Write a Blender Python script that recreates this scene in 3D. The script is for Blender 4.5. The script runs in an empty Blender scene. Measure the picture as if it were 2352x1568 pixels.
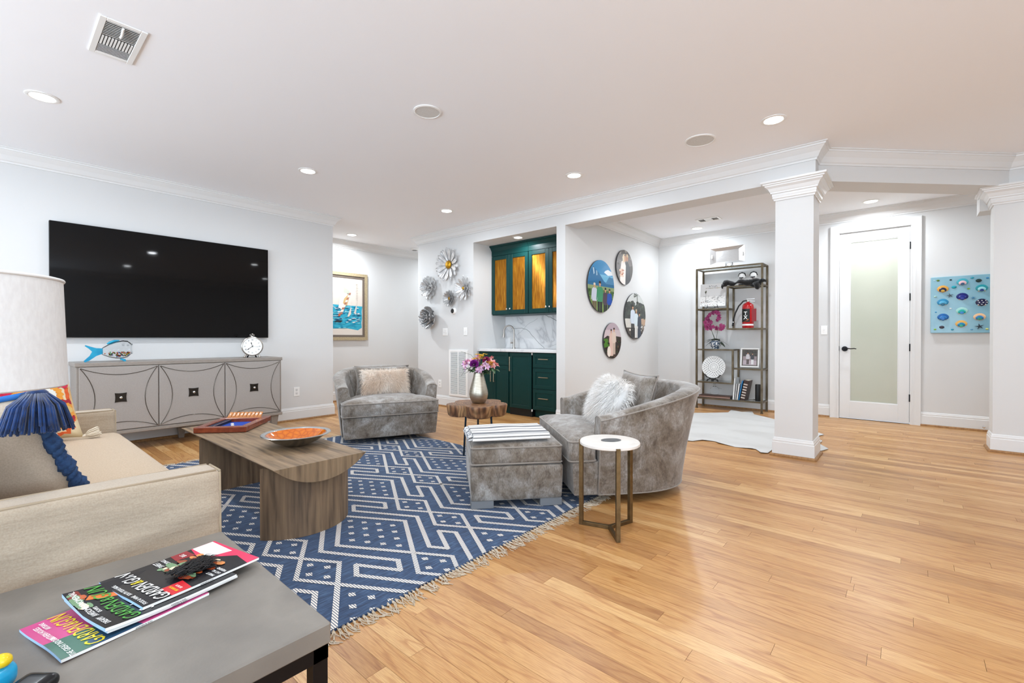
import bpy, bmesh, math, random
from mathutils import Vector, Matrix
random.seed(11)
sc = bpy.context.scene
COL = sc.collection
PI = math.pi
R = math.radians

# ------------------------------------------------------------------ camera
cd = bpy.data.cameras.new('camera'); cam = bpy.data.objects.new('camera', cd); COL.objects.link(cam)
cd.sensor_width = 36; cd.lens = 16.0; cd.clip_start = .02; cd.clip_end = 100
cam.location = (0, 0, 1.053); cam.rotation_euler = (R(89.6), 0, R(41.0))
sc.camera = cam
# ------------------------------------------------------------------ world, exposure
w = bpy.data.worlds.new('world'); sc.world = w; w.use_nodes = True
bg = w.node_tree.nodes['Background']; bg.inputs[0].default_value = (.86, .93, 1.0, 1); bg.inputs[1].default_value = 1.3
vs = sc.view_settings
vs.view_transform = 'Standard'; vs.look = 'None'; vs.gamma = 1; vs.use_curve_mapping = False
vs.exposure = -0.12
sc.cycles.max_bounces = 7; sc.cycles.diffuse_bounces = 5; sc.cycles.glossy_bounces = 3; sc.cycles.transmission_bounces = 6; sc.cycles.sample_clamp_indirect = 8
# ------------------------------------------------------------------ daylight through the windows behind the camera
def area(name, loc, rot, sx, sy, power, col=(1, 1, 1), shape='RECTANGLE', spread=180):
    l = bpy.data.lights.new(name, 'AREA'); l.shape = shape; l.size = sx; l.size_y = sy
    l.energy = power; l.color = col; l.spread = R(spread)
    o = bpy.data.objects.new(name, l); COL.objects.link(o); o.location = loc; o.rotation_euler = rot
    return o
DAY = (.70, .85, 1.0)
area('window_daylight', (-3.6, -3.42, 1.35), (R(142), 0, 0), 2.7, 2.0, 190, DAY)
area('window_daylight', (.2, -3.42, 1.35), (R(142), 0, 0), 2.7, 2.0, 190, DAY)
area('window_daylight', (3.62, -.9, 1.35), (R(142), 0, R(90)), 2.9, 2.1, 215, DAY)
CAN_W = 17          # power of one ceiling can
CAN_COL = (.87, .935, 1.0)

# ------------------------------------------------------------------ helpers: colour, materials
def C(h, a=1):
    h = h.lstrip('#'); v = [int(h[i:i+2], 16)/255 for i in (0, 2, 4)]
    return tuple(((x/12.92) if x <= .04045 else ((x+.055)/1.055)**2.4) for x in v) + (a,)
def new_mat(name):
    m = bpy.data.materials.new(name); m.use_nodes = True
    nt = m.node_tree
    return m, nt, nt.nodes['Principled BSDF']
def N(nt, t, **kw):
    n = nt.nodes.new(t)
    for k, v in kw.items():
        if k in n.inputs: n.inputs[k].default_value = v
        else: setattr(n, k, v)
    return n
def ramp(nt, fac, stops, interp='LINEAR'):
    r = nt.nodes.new('ShaderNodeValToRGB'); r.color_ramp.interpolation = interp
    e = r.color_ramp.elements
    while len(e) < len(stops): e.new(.5)
    for i, (p, c) in enumerate(stops): e[i].position = p; e[i].color = c
    nt.links.new(fac, r.inputs[0]); return r.outputs[0]
def coords(nt, kind='Object', scale=(1, 1, 1)):
    if kind == 'World':
        o = nt.nodes.new('ShaderNodeNewGeometry').outputs['Position']
    else:
        o = nt.nodes.new('ShaderNodeTexCoord').outputs[kind]
    mp = nt.nodes.new('ShaderNodeMapping'); mp.inputs['Scale'].default_value = scale
    nt.links.new(o, mp.inputs[0]); return mp.outputs[0]
MATS = {}
def mat(name, col, r=.5, m=0, c2=None, c3=None, ns=5, nd=4, st=(1, 1, 1), rng=(.35, .65), bs=0, bump=0, bst=(1, 1, 1),
        spec=.5, sheen=0, coat=0, trans=0, ior=1.45, em=0, co='Object', dist=0):
    if name in MATS: return MATS[name]
    mt, nt, p = new_mat(name)
    c1 = C(col)
    p.inputs['Base Color'].default_value = c1; p.inputs['Roughness'].default_value = r; p.inputs['Metallic'].default_value = m
    p.inputs['Specular IOR Level'].default_value = spec; p.inputs['Sheen Weight'].default_value = sheen
    p.inputs['Coat Weight'].default_value = coat; p.inputs['Coat Roughness'].default_value = .1
    p.inputs['Transmission Weight'].default_value = trans; p.inputs['IOR'].default_value = ior
    if em: p.inputs['Emission Color'].default_value = c1; p.inputs['Emission Strength'].default_value = em
    if c2:
        n = N(nt, 'ShaderNodeTexNoise', Scale=ns, Detail=nd, Distortion=dist); nt.links.new(coords(nt, co, st), n.inputs['Vector'])
        stops = [(rng[0], c1), (rng[1], C(c2))] if not c3 else [(rng[0], c1), ((rng[0]+rng[1])/2, C(c2)), (rng[1], C(c3))]
        nt.links.new(ramp(nt, n.outputs[0], stops), p.inputs['Base Color'])
    if bump:
        n = N(nt, 'ShaderNodeTexNoise', Scale=bs, Detail=3); nt.links.new(coords(nt, co, bst), n.inputs['Vector'])
        b = N(nt, 'ShaderNodeBump', Strength=bump, Distance=.01); nt.links.new(n.outputs[0], b.inputs['Height'])
        nt.links.new(b.outputs[0], p.inputs['Normal'])
    MATS[name] = mt
    return mt

# ------------------------------------------------------------------ helpers: geometry
class B:
    """collects vertices and faces (with a material per face) and links them as ONE mesh object"""
    def __init__(s, M=None):
        s.V = []; s.F = []; s.I = []; s.mats = []; s.cur = 0; s.M = M or Matrix()
    def use(s, m):
        if m not in s.mats: s.mats.append(m)
        s.cur = s.mats.index(m); return s
    def add(s, vs, fs):
        k = len(s.V); M = s.M
        s.V += [tuple(M @ Vector(v)) for v in vs]
        s.F += [tuple(k+i for i in f) for f in fs]; s.I += [s.cur]*len(fs); return s
    def poly(s, pts): return s.add(pts, [tuple(range(len(pts)))])
    def box(s, x0, x1, y0, y1, z0, z1, b=0):
        if x0 > x1: x0, x1 = x1, x0
        if y0 > y1: y0, y1 = y1, y0
        if z0 > z1: z0, z1 = z1, z0
        if b <= 0:
            v = [(x, y, z) for z in (z0, z1) for y in (y0, y1) for x in (x0, x1)]
            return s.add(v, [(0, 2, 3, 1), (4, 5, 7, 6), (0, 1, 5, 4), (2, 6, 7, 3), (0, 4, 6, 2), (1, 3, 7, 5)])
        b = min(b, (x1-x0)*.49, (y1-y0)*.49, (z1-z0)*.49)
        v = []; idx = {}
        for i, x in enumerate((x0, x1)):
            for j, y in enumerate((y0, y1)):
                for k, z in enumerate((z0, z1)):
                    dx = b if i == 0 else -b; dy = b if j == 0 else -b; dz = b if k == 0 else -b
                    for a, p in (('x', (x, y+dy, z+dz)), ('y', (x+dx, y, z+dz)), ('z', (x+dx, y+dy, z))):
                        idx[a, i, j, k] = len(v); v.append(p)
        f = []; O = (0, 1)
        for i in O: f.append([idx['x', i, 0, 0], idx['x', i, 1, 0], idx['x', i, 1, 1], idx['x', i, 0, 1]])
        for i in O: f.append([idx['y', 0, i, 0], idx['y', 1, i, 0], idx['y', 1, i, 1], idx['y', 0, i, 1]])
        for i in O: f.append([idx['z', 0, 0, i], idx['z', 1, 0, i], idx['z', 1, 1, i], idx['z', 0, 1, i]])
        for i in O:
            for j in O:
                f.append([idx['x', i, j, 0], idx['x', i, j, 1], idx['y', i, j, 1], idx['y', i, j, 0]])
                f.append([idx['x', i, 0, j], idx['x', i, 1, j], idx['z', i, 1, j], idx['z', i, 0, j]])
                f.append([idx['y', 0, i, j], idx['y', 1, i, j], idx['z', 1, i, j], idx['z', 0, i, j]])
                for k in O: f.append([idx['x', i, j, k], idx['y', i, j, k], idx['z', i, j, k]])
        return s.add(v, f)
    def prism(s, pts, z0, z1, ax='z'):
        n = len(pts)
        def P(p, h): return {'z': (p[0], p[1], h), 'x': (h, p[0], p[1]), 'y': (p[0], h, p[1])}[ax]
        v = [P(p, z0) for p in pts]+[P(p, z1) for p in pts]
        return s.add(v, [tuple(range(n))[::-1], tuple(range(n, 2*n))]+[(i, (i+1) % n, n+(i+1) % n, n+i) for i in range(n)])
    def lathe(s, prof, seg=24, at=(0, 0, 0), cap=True, sx=1, sy=1):
        v = []; f = []; n = len(prof)
        for r, z in prof:
            for k in range(seg):
                a = 2*PI*k/seg; v.append((at[0]+r*sx*math.cos(a), at[1]+r*sy*math.sin(a), at[2]+z))
        for i in range(n-1):
            for k in range(seg):
                k2 = (k+1) % seg; f.append((i*seg+k, i*seg+k2, (i+1)*seg+k2, (i+1)*seg+k))
        if cap: f += [tuple(range(seg))[::-1], tuple(range((n-1)*seg, n*seg))]
        return s.add(v, f)
    def cyl(s, p0, p1, r, r2=None, seg=12): return s.tube([p0, p1], r, seg, r2)
    def tube(s, pts, r, seg=8, r2=None, closed=False):
        pts = [Vector(p) for p in pts]; n = len(pts); v = []; f = []
        rs = r if isinstance(r, (list, tuple)) else [r+((r2 if r2 is not None else r)-r)*i/max(1, n-1) for i in range(n)]
        up = None
        for i in range(n):
            if closed: t = pts[(i+1) % n]-pts[i-1]
            else: t = pts[min(i+1, n-1)]-pts[max(i-1, 0)]
            t = t.normalized() if t.length > 1e-9 else Vector((0, 0, 1))
            if up is None: up = Vector((0, 0, 1)) if abs(t.z) < .9 else Vector((1, 0, 0))
            a = t.cross(up); a = a.normalized() if a.length > 1e-6 else Vector((1, 0, 0)); b = a.cross(t).normalized(); up = b
            for k in range(seg):
                q = 2*PI*k/seg; v.append(tuple(pts[i]+a*rs[i]*math.cos(q)+b*rs[i]*math.sin(q)))
        for i in range(n if closed else n-1):
            j = (i+1) % n
            for k in range(seg): f.append((i*seg+k, i*seg+(k+1) % seg, j*seg+(k+1) % seg, j*seg+k))
        if not closed: f += [tuple(range(seg))[::-1], tuple(range((n-1)*seg, n*seg))]
        return s.add(v, f)
    def ell(s, c, r, seg=16, rings=10):
        if not isinstance(r, (list, tuple)): r = (r, r, r)
        v = [(c[0], c[1], c[2]-r[2])]; f = []
        for i in range(1, rings):
            a = -PI/2+PI*i/rings
            for k in range(seg):
                q = 2*PI*k/seg; v.append((c[0]+r[0]*math.cos(a)*math.cos(q), c[1]+r[1]*math.cos(a)*math.sin(q), c[2]+r[2]*math.sin(a)))
        v.append((c[0], c[1], c[2]+r[2])); t = len(v)-1
        for k in range(seg): f.append((0, 1+(k+1) % seg, 1+k)); f.append((t, t-seg+k, t-seg+(k+1) % seg))
        for i in range(rings-2):
            for k in range(seg): f.append((1+i*seg+k, 1+i*seg+(k+1) % seg, 1+(i+1)*seg+(k+1) % seg, 1+(i+1)*seg+k))
        return s.add(v, f)
    def soft(s, x0, x1, y0, y1, z0, z1, r=.03, n=10, crown=0, fn=None):
        """rounded box of small quads, with a swollen top"""
        c = Vector(((x0+x1)/2, (y0+y1)/2, (z0+z1)/2)); h = Vector(((x1-x0)/2, (y1-y0)/2, (z1-z0)/2))
        r = min(r, *h)
        ts = [-1, -.97] + [-.9+1.8*i/n for i in range(n+1)] + [.97, 1]
        for ax in range(3):
            for sg in (-1, 1):
                g = []; m = len(ts)
                for a in ts:
                    for b in ts:
                        p = [0, 0, 0]; p[ax] = sg*h[ax]; p[(ax+1) % 3] = a*h[(ax+1) % 3]; p[(ax+2) % 3] = b*h[(ax+2) % 3]
                        q = Vector([max(-(h[i]-r), min(h[i]-r, p[i])) for i in range(3)])
                        d = Vector(p)-q
                        p = q+(d.normalized()*r if d.length > 1e-9 else d)
                        if crown and p.z > 0: p.z += crown*max(0, 1-(p.x/h.x)**4)*max(0, 1-(p.y/h.y)**4)*(p.z/h.z)
                        p = p+c
                        if fn: p = fn(p)
                        g.append(tuple(p))
                s.add(g, [(i*m+j, i*m+j+1, (i+1)*m+j+1, (i+1)*m+j) for i in range(m-1) for j in range(m-1)])
        return s
    def pillow(s, w, h, t, n=14, pinch=.07, M=None, wr=0):
        """knife-edge cushion in local x (width), z (height), y (thickness)"""
        M = M or Matrix(); v = []; f = []; m = n+1
        for sg in (-1, 1):
            for i in range(m):
                for j in range(m):
                    u = -1+2*i/n; q = -1+2*j/n
                    th = max(0, (1-u*u)*(1-q*q))**.42
                    x = u*w/2*(1-pinch*(1-q*q)); z = q*h/2*(1-pinch*(1-u*u))
                    y = sg*t/2*th*(1+wr*math.sin(u*9+q*4)*.5+wr*math.sin(q*11-u*3)*.5)
                    v.append(tuple(M @ Vector((x, y, z))))
        for k in (0, 1):
            o = k*m*m
            for i in range(n):
                for j in range(n):
                    q = (o+i*m+j, o+(i+1)*m+j, o+(i+1)*m+j+1, o+i*m+j+1); f.append(q if k else q[::-1])
        return s.add(v, f)
    def sweep(s, path, prof, closed=False):
        """moulding: profile (out, z) swept along a plan path whose room side is on the right hand"""
        n = len(path); k = len(prof); v = []; f = []
        nr = []
        for i in range(n if closed else n-1):
            a, b = path[i], path[(i+1) % n]; d = Vector((b[0]-a[0], b[1]-a[1])).normalized(); nr.append(Vector((d.y, -d.x)))
        for i in range(n):
            if closed: n1, n2 = nr[i-1], nr[i]
            else: n1 = nr[max(i-1, 0)]; n2 = nr[min(i, n-2)]
            m = (n1+n2)/(1+n1.dot(n2))
            for o, z in prof: v.append((path[i][0]+m.x*o, path[i][1]+m.y*o, z))
        for i in range(n if closed else n-1):
            j = (i+1) % n
            for q in range(k-1): f.append((i*k+q, j*k+q, j*k+q+1, i*k+q+1))
        if not closed: f += [tuple(range(k)), tuple(range((n-1)*k, n*k))[::-1]]
        return s.add(v, f)
    def text(s, body, size, M, sx=1.0, shear=0, thick=.0006, bold=0):
        cu = bpy.data.curves.new('t', 'FONT'); cu.body = body; cu.size = size; cu.align_x = 'CENTER'; cu.align_y = 'CENTER'
        cu.resolution_u = 2; cu.shear = shear; cu.extrude = thick/2; cu.offset = bold
        ob = bpy.data.objects.new('t', cu); COL.objects.link(ob)
        dg = bpy.context.evaluated_depsgraph_get(); me = ob.evaluated_get(dg).to_mesh()
        vs = [tuple(M @ Vector((v.co.x*sx, v.co.y, v.co.z))) for v in me.vertices]; fs = [tuple(p.vertices) for p in me.polygons]
        s.add(vs, fs); ob.evaluated_get(dg).to_mesh_clear(); bpy.data.objects.remove(ob); bpy.data.curves.remove(cu)
        return s
    def obj(s, name, m=None, parent=None, smooth=None, fixn=True, label=None, kind=None):
        me = bpy.data.meshes.new(name); me.from_pydata(s.V, [], s.F)
        if m is not None and not s.mats: s.mats = [m]
        for x in s.mats: me.materials.append(x)
        if len(s.mats) > 1: me.polygons.foreach_set('material_index', s.I)
        if fixn:
            bm = bmesh.new(); bm.from_mesh(me); bmesh.ops.remove_doubles(bm, verts=bm.verts, dist=1e-6)
            bmesh.ops.recalc_face_normals(bm, faces=bm.faces); bm.to_mesh(me); bm.free()
        if smooth is not None:
            me.polygons.foreach_set('use_smooth', [True]*len(me.polygons))
            if smooth < 180: me.set_sharp_from_angle(angle=R(smooth))
        me.update()
        o = bpy.data.objects.new(name, me); COL.objects.link(o)
        if parent is not None: o.parent = parent
        if label: o['label'] = label
        if kind: o['kind'] = kind
        return o
def tag(o, label, cat, group=None, kind=None):
    o['label'] = label; o['category'] = cat
    if group: o['group'] = group
    if kind: o['kind'] = kind
    return o
def thing(name, label, cat, loc=(0, 0, 0), rz=0, group=None, kind=None):
    o = bpy.data.objects.new(name, None); COL.objects.link(o); o.empty_display_size = .1
    o.location = loc; o.rotation_euler = (0, 0, rz); return tag(o, label, cat, group, kind)
def dup(root, loc=None, rz=None, label=None, parent=None):
    r = root.copy(); COL.objects.link(r)
    if parent is not None: r.parent = parent
    if loc is not None: r.location = loc
    if rz is not None: r.rotation_euler = (0, 0, rz)
    if label: r['label'] = label
    for ch in list(root.children): dup(ch, parent=r)
    return r
def frame(o, x, y, z):
    """matrix with origin o and the given (world) axes"""
    x, y, z = Vector(x).normalized(), Vector(y).normalized(), Vector(z).normalized()
    return Matrix(((x.x, y.x, z.x, o[0]), (x.y, y.y, z.y, o[1]), (x.z, y.z, z.z, o[2]), (0, 0, 0, 1)))
def clip(poly, edges):
    """clip a 2-D polygon with half planes (nx, ny, d): keep nx*x+ny*y <= d"""
    for nx, ny, d in edges:
        out = []; n = len(poly)
        for i in range(n):
            a, b = poly[i], poly[(i+1) % n]; da = nx*a[0]+ny*a[1]-d; db = nx*b[0]+ny*b[1]-d
            if da <= 0: out.append(a)
            if da*db < 0: t = da/(da-db); out.append((a[0]+(b[0]-a[0])*t, a[1]+(b[1]-a[1])*t))
        poly = out
        if len(poly) < 3: return []
    return poly
def rect_clip(x0, x1, y0, y1): return [(-1, 0, -x0), (1, 0, x1), (0, -1, -y0), (0, 1, y1)]
def disc_clip(r, n=36): return [(math.cos(2*PI*i/n), math.sin(2*PI*i/n), r) for i in range(n)]
def circ(cx, cy, rx, ry=None, n=14, a0=0): 
    ry = ry if ry is not None else rx
    return [(cx+rx*math.cos(a0+2*PI*i/n), cy+ry*math.sin(a0+2*PI*i/n)) for i in range(n)]
def print_layers(b, layers, clp, step=.0004, z0=0):
    """flat print: coloured outlines laid on each other like ink"""
    for i, (m, pts) in enumerate(layers):
        q = clip(pts, clp)
        if len(q) >= 3: b.use(m).poly([(x, y, z0+step*i) for x, y in q])

WHITE = mat('white_wall_paint', '#d6d6d5', r=.6, bs=220, bump=.03, co='World')
TRIM = mat('white_trim_paint', '#e0e0df', r=.35)
CEIL = mat('white_ceiling_paint', '#f6f8fc', r=.75)
PLAST = mat('white_plastic', '#f1f1ef', r=.3)
BLACKM = mat('black_metal', '#16161a', r=.4, m=.6)
CHROME = mat('chrome', '#d8d8d8', r=.12, m=1)
NICKEL = mat('brushed_nickel', '#a9a29a', r=.3, m=1)
INK = mat('black_ink', '#141414', r=.5)
def ink(h, r=.4): return mat('ink_'+h, '#'+h, r=r)

# ================================================================== the setting
ZC = 2.70
def oak_floor():
    mt, nt, p = new_mat('oak_floor_boards')
    at = N(nt, 'ShaderNodeAttribute', attribute_name='rnd')
    geo = nt.nodes.new('ShaderNodeNewGeometry')
    off = N(nt, 'ShaderNodeVectorMath', operation='SCALE'); off.inputs['Scale'].default_value = 37
    nt.links.new(at.outputs['Color'], off.inputs[0])
    add = N(nt, 'ShaderNodeVectorMath', operation='ADD'); nt.links.new(geo.outputs['Position'], add.inputs[0]); nt.links.new(off.outputs[0], add.inputs[1])
    def noise(st, sc_, det, dist=0):
        mp = nt.nodes.new('ShaderNodeMapping'); mp.inputs['Scale'].default_value = st; nt.links.new(add.outputs[0], mp.inputs[0])
        n = N(nt, 'ShaderNodeTexNoise', Scale=sc_, Detail=det, Distortion=dist); nt.links.new(mp.outputs[0], n.inputs['Vector']); return n.outputs[0]
    sep = nt.nodes.new('ShaderNodeSeparateColor'); nt.links.new(at.outputs['Color'], sep.inputs[0])
    base = ramp(nt, sep.outputs[0], [(0, C('#aa7c4b')), (.3, C('#bc8c54')), (.7, C('#c4965f')), (1, C('#d2a973'))])
    fine = noise((3, 60, 60), 6, 5)
    fr = ramp(nt, fine, [(.3, C('#b8926a')), (.6, C('#ffffff'))])
    # cathedral grain: contour bands of a slow noise
    slow = noise((.9, 9, 9), 1.6, 1.5, .3)
    mul = N(nt, 'ShaderNodeMath', operation='MULTIPLY'); mul.inputs[1].default_value = 34; nt.links.new(slow, mul.inputs[0])
    sn = N(nt, 'ShaderNodeMath', operation='SINE'); nt.links.new(mul.outputs[0], sn.inputs[0])
    gr = ramp(nt, sn.outputs[0], [(.0, C('#ffffff')), (.72, C('#f6ede0')), (1, C('#c79f76'))])
    m1 = N(nt, 'ShaderNodeMixRGB', blend_type='MULTIPLY'); m1.inputs[0].default_value = .5
    nt.links.new(base, m1.inputs[1]); nt.links.new(fr, m1.inputs[2])
    m2 = N(nt, 'ShaderNodeMixRGB', blend_type='MULTIPLY'); m2.inputs[0].default_value = .5
    nt.links.new(m1.outputs[0], m2.inputs[1]); nt.links.new(gr, m2.inputs[2])
    nt.links.new(m2.outputs[0], p.inputs['Base Color'])
    p.inputs['Roughness'].default_value = .34; p.inputs['Specular IOR Level'].default_value = .5
    b = N(nt, 'ShaderNodeBump', Strength=.06, Distance=.002); nt.links.new(fine, b.inputs['Height']); nt.links.new(b.outputs[0], p.inputs['Normal'])
    return mt
OAK = oak_floor()
SHOE = mat('stained_oak_shoe', '#a67c4e', r=.45, c2='#8c6238', ns=6, st=(8, 8, 1))

def setting(b, name, m, label, cat, smooth=None):
    return tag(b.obj(name, m, smooth=smooth), label, cat, kind='structure')
floor = setting(B().box(-7.33, 3.63, -3.43, 7.53, -.12, -.012), 'floor', mat('subfloor', '#4a3520', r=.9), 'light oak strip floor running through the whole room', 'floor')
def plank_mesh(pl):
    b = B(); cols = []
    for x0, x1, y0, y1, c in pl:
        g = .0005
        b.add([(x0+g, y0+g, -.012), (x1-g, y0+g, -.012), (x1-g, y1-g, -.012), (x0+g, y1-g, -.012), (x0+g, y0+g, 0), (x1-g, y0+g, 0), (x1-g, y1-g, 0), (x0+g, y1-g, 0)],
              [(4, 5, 6, 7), (0, 1, 5, 4), (1, 2, 6, 5), (2, 3, 7, 6), (3, 0, 4, 7)]); cols += [c]*8
    me = bpy.data.meshes.new('plank'); me.from_pydata(b.V, [], b.F); me.materials.append(OAK)
    a = me.color_attributes.new('rnd', 'FLOAT_COLOR', 'POINT'); a.data.foreach_set('color', [v for c in cols for v in c]); me.update()
    return me
def pix(p):
    a = R(41); d = -p[0]*math.sin(a)+p[1]*math.cos(a); l = p[0]*math.cos(a)+p[1]*math.sin(a)
    return (1176+1045*l/d, 777+1045*(1.053-p[2])/d, d) if d > .05 else (-9e3, 0, -1)
rg = random.Random(5); allp = []
y = -3.3
while y < 7.40:
    x = -7.2-rg.uniform(0, 1.2)
    while x < 3.5:
        L = rg.choice([.55, .8, 1.0, 1.25, 1.5, 1.9])*rg.uniform(.85, 1.15)
        allp.append((max(x, -7.2), min(x+L, 3.5), y, min(y+.0725, 7.4), (rg.random(), rg.random(), rg.random(), 1)))
        x += L
    y += .0725
def vis(p):
    q = pix(((p[0]+p[1])/2, (p[2]+p[3])/2, 0))
    hid = (-4.6 < (p[0]+p[1])/2 < -1.5 and .55 < p[2] < 3.0) or (p[1] < -1.0 and p[2] < .55)
    return q[2] if (q[2] > 0 and -150 < q[0] < 2500 and q[1] < 1750 and not hid) else 99
allp = [p for p in allp if p[1]-p[0] > .01]; allp.sort(key=vis)
for pl in allp[:295]:
    o = bpy.data.objects.new('plank', plank_mesh([pl])); COL.objects.link(o); o.parent = floor
o = bpy.data.objects.new('plank', plank_mesh(allp[295:])); COL.objects.link(o); o.parent = floor; o['kind'] = 'stuff'; o['label'] = 'rest of the oak boards'

setting(B().box(-7.33, 3.63, -3.43, 7.53, ZC, ZC+.1), 'ceiling', CEIL, 'smooth flat white ceiling over the whole room', 'ceiling')
setting(B().box(-6.06, -5.93, -3.3, 3.09, 0, ZC), 'wall_left', WHITE, 'white wall that carries the big television', 'wall')
setting(B().box(-7.33, -7.2, 1.07, 7.53, 0, ZC), 'wall_hall', WHITE, 'white hallway wall with the framed sailboat painting', 'wall')
setting(B().box(-7.2, -6.06, 1.07, 1.2, 0, ZC), 'wall_hall_end', WHITE, 'white wall closing the hallway behind the television wall', 'wall')
b = B().box(-6.08, -4.78, 4.64, 7.4, 0, ZC).box(-4.78, -3.30, 5.36, 7.4, 0, ZC).box(-4.78, -3.30, 4.64, 5.36, 2.445, ZC)
setting(b, 'wall_bar', WHITE, 'white wall with metal flowers and the wet bar niche', 'wall')
setting(B().box(-3.30, -3.17, 4.64, 7.40, 0, ZC), 'wall_photo', WHITE, 'white partition wall carrying the four round photos', 'wall')
b = B().box(-7.33, -.69, 7.40, 7.53, 0, ZC).box(.03, 3.63, 7.40, 7.53, 0, ZC).box(-.69, .03, 7.40, 7.53, 2.437, ZC)
setting(b, 'wall_far', WHITE, 'white far wall behind the bookshelf and around the glass door', 'wall')
setting(B().box(.60, 3.5, 6.13, 6.36, 0, 2.44), 'wall_right', WHITE, 'white wall end cutting off the shell artwork at right', 'wall')
b = B().box(3.5, 3.63, -3.43, -2.4, 0, ZC).box(3.5, 3.63, .6, 7.40, 0, ZC).box(3.5, 3.63, -2.4, .6, 0, .28).box(3.5, 3.63, -2.4, .6, 2.42, ZC)
setting(b, 'wall_side', WHITE, 'white side wall with a wide window, right of the camera', 'wall')
b = B().box(-6.06, -5.0, -3.43, -3.3, 0, ZC).box(-2.2, -1.2, -3.43, -3.3, 0, ZC).box(1.6, 3.5, -3.43, -3.3, 0, ZC)
for x0, x1 in ((-5.0, -2.2), (-1.2, 1.6)): b.box(x0, x1, -3.43, -3.3, 0, .33).box(x0, x1, -3.43, -3.3, 2.37, ZC)
setting(b, 'wall_rear', WHITE, 'white rear wall with two windows, behind the camera', 'wall')
pts = [(-3.17, 4.64), (-.60, 4.64), (-.60, 4.81), (.69, 6.10), (3.5, 6.10), (3.5, 6.36), (.582, 6.36), (-.878, 4.90), (-3.17, 4.90)]
setting(B().prism(pts, 2.44, ZC), 'beam_1', WHITE, 'white dropped ceiling beam turning diagonally above the column', 'beam')
setting(B().box(.525, 3.5, 6.36, 6.60, 2.29, ZC), 'beam_2', WHITE, 'small white header box behind the right wall end', 'beam')

crown = [(0, -.122), (.010, -.122), (.012, -.108), (.022, -.100), (.026, -.092), (.042, -.062), (.066, -.036), (.074, -.026), (.080, -.024), (.082, -.012), (.094, -.008), (.094, -.0005), (0, -.0005)]
crown = [(o, ZC+z) for o, z in crown]
path = [(-5.93, -3.3), (-5.93, 3.09), (-6.06, 3.09), (-6.06, 1.2), (-7.2, 1.2), (-7.2, 7.4), (-6.08, 7.4), (-6.08, 4.64), (-.60, 4.64), (-.60, 4.81), (.69, 6.10), (3.5, 6.10), (3.5, -3.3)]
setting(B().sweep(path, crown, True), 'trim_1', TRIM, 'white crown moulding around the main room ceiling', 'moulding')
setting(B().sweep([(-3.17, 4.90), (-3.17, 7.40), (3.5, 7.40)], crown), 'trim_2', TRIM, 'white crown moulding in the area behind the column', 'moulding')
bprof = [(0, 0), (.016, 0), (.016, .122), (.012, .127), (.013, .140), (.009, .150), (.007, .160), (.003, .165), (0, .165)]
sprof = [(.016, 0), (.034, 0), (.034, .010), (.029, .018), (.020, .021), (.016, .021)]
def baseboard(name, path, label, closed=False):
    o = setting(B().sweep(path, bprof, closed), name, TRIM, label, 'baseboard')
    B().sweep(path, sprof, closed).obj('shoe_moulding', SHOE, o, label='stained oak shoe strip')
baseboard('baseboard_left', [(-5.93, -3.3), (-5.93, 3.09), (-6.06, 3.09), (-6.06, 1.2), (-7.2, 1.2), (-7.2, 7.4)], 'white baseboard under the television and along the hallway')
baseboard('baseboard_bar', [(-6.08, 7.4), (-6.08, 4.64), (-4.78, 4.64)], 'white baseboard below the metal flowers')
baseboard('baseboard_photo', [(-3.30, 4.64), (-3.17, 4.64), (-3.17, 7.40), (-.785, 7.40)], 'white baseboard below the round photos and behind the bookshelf')
baseboard('baseboard_far', [(.12, 7.40), (3.5, 7.40)], 'white baseboard between the glass door and the right wall end')
baseboard('baseboard_right', [(3.5, 6.36), (.60, 6.36), (.60, 6.13), (3.5, 6.13)], 'white baseboard wrapping the right wall end')
cap = [(0, 2.287), (.010, 2.287), (.013, 2.300), (.022, 2.306), (.020, 2.318), (.024, 2.330), (.024, 2.346), (.034, 2.349), (.036, 2.362), (.040, 2.366), (.052, 2.392), (.072, 2.408), (.074, 2.418), (.086, 2.421), (.088, 2.431), (.102, 2.435), (.102, 2.452), (0, 2.452)]
col = thing('column_1', 'square white column with stepped capital standing on the oak floor', 'column', (-.76, 4.82, 0), kind='structure')
lp = [(-.145, -.16), (-.145, .16), (.145, .16), (.145, -.16)]   # clockwise loop has its right hand inside, so walk it the other way
lp = lp[::-1]
B().box(-.145, .145, -.16, .16, 0, 2.44).obj('shaft', WHITE, col)
B().sweep(lp, cap, True).obj('capital', TRIM, col)
B().sweep(lp, bprof, True).obj('base', TRIM, col)
B().sweep(lp, sprof, True).obj('shoe_moulding', SHOE, col)
setting(B().sweep([(3.5, 6.36), (.60, 6.36), (.60, 6.13), (3.5, 6.13)], cap), 'trim_3', TRIM, 'stepped white capital moulding on the right wall end', 'moulding')

# ---- door with frosted glass
dr = thing('door_1', 'tall white door with frosted glass panel in the far wall', 'door', (-.33, 7.40, 0), kind='structure')
b = B()
for x0, x1, z0, z1 in ((-.353, -.243, .008, 2.43), (.243, .348, .008, 2.43), (-.243, .243, .008, .228), (-.243, .243, 2.310, 2.43)): b.box(x0, x1, .012, .052, z0, z1, .002)
slab = b.obj('door_slab', TRIM, dr)
gm = mat('frosted_glass', '#cfd3c2', r=.35, c2='#d8dacb', ns=1.2, trans=.25, ior=1.3)
B().box(-.243, .243, .026, .036, .228, 2.310).obj('frosted_pane', gm, slab)
fr = B()
for x0, x1, z0, z1 in ((-.243, -.235, .228, 2.310), (.235, .243, .228, 2.310), (-.235, .235, .228, .236), (-.235, .235, 2.302, 2.310)): fr.box(x0, x1, .018, .026, z0, z1)
fr.obj('glazing_bead', TRIM, slab)
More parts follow.
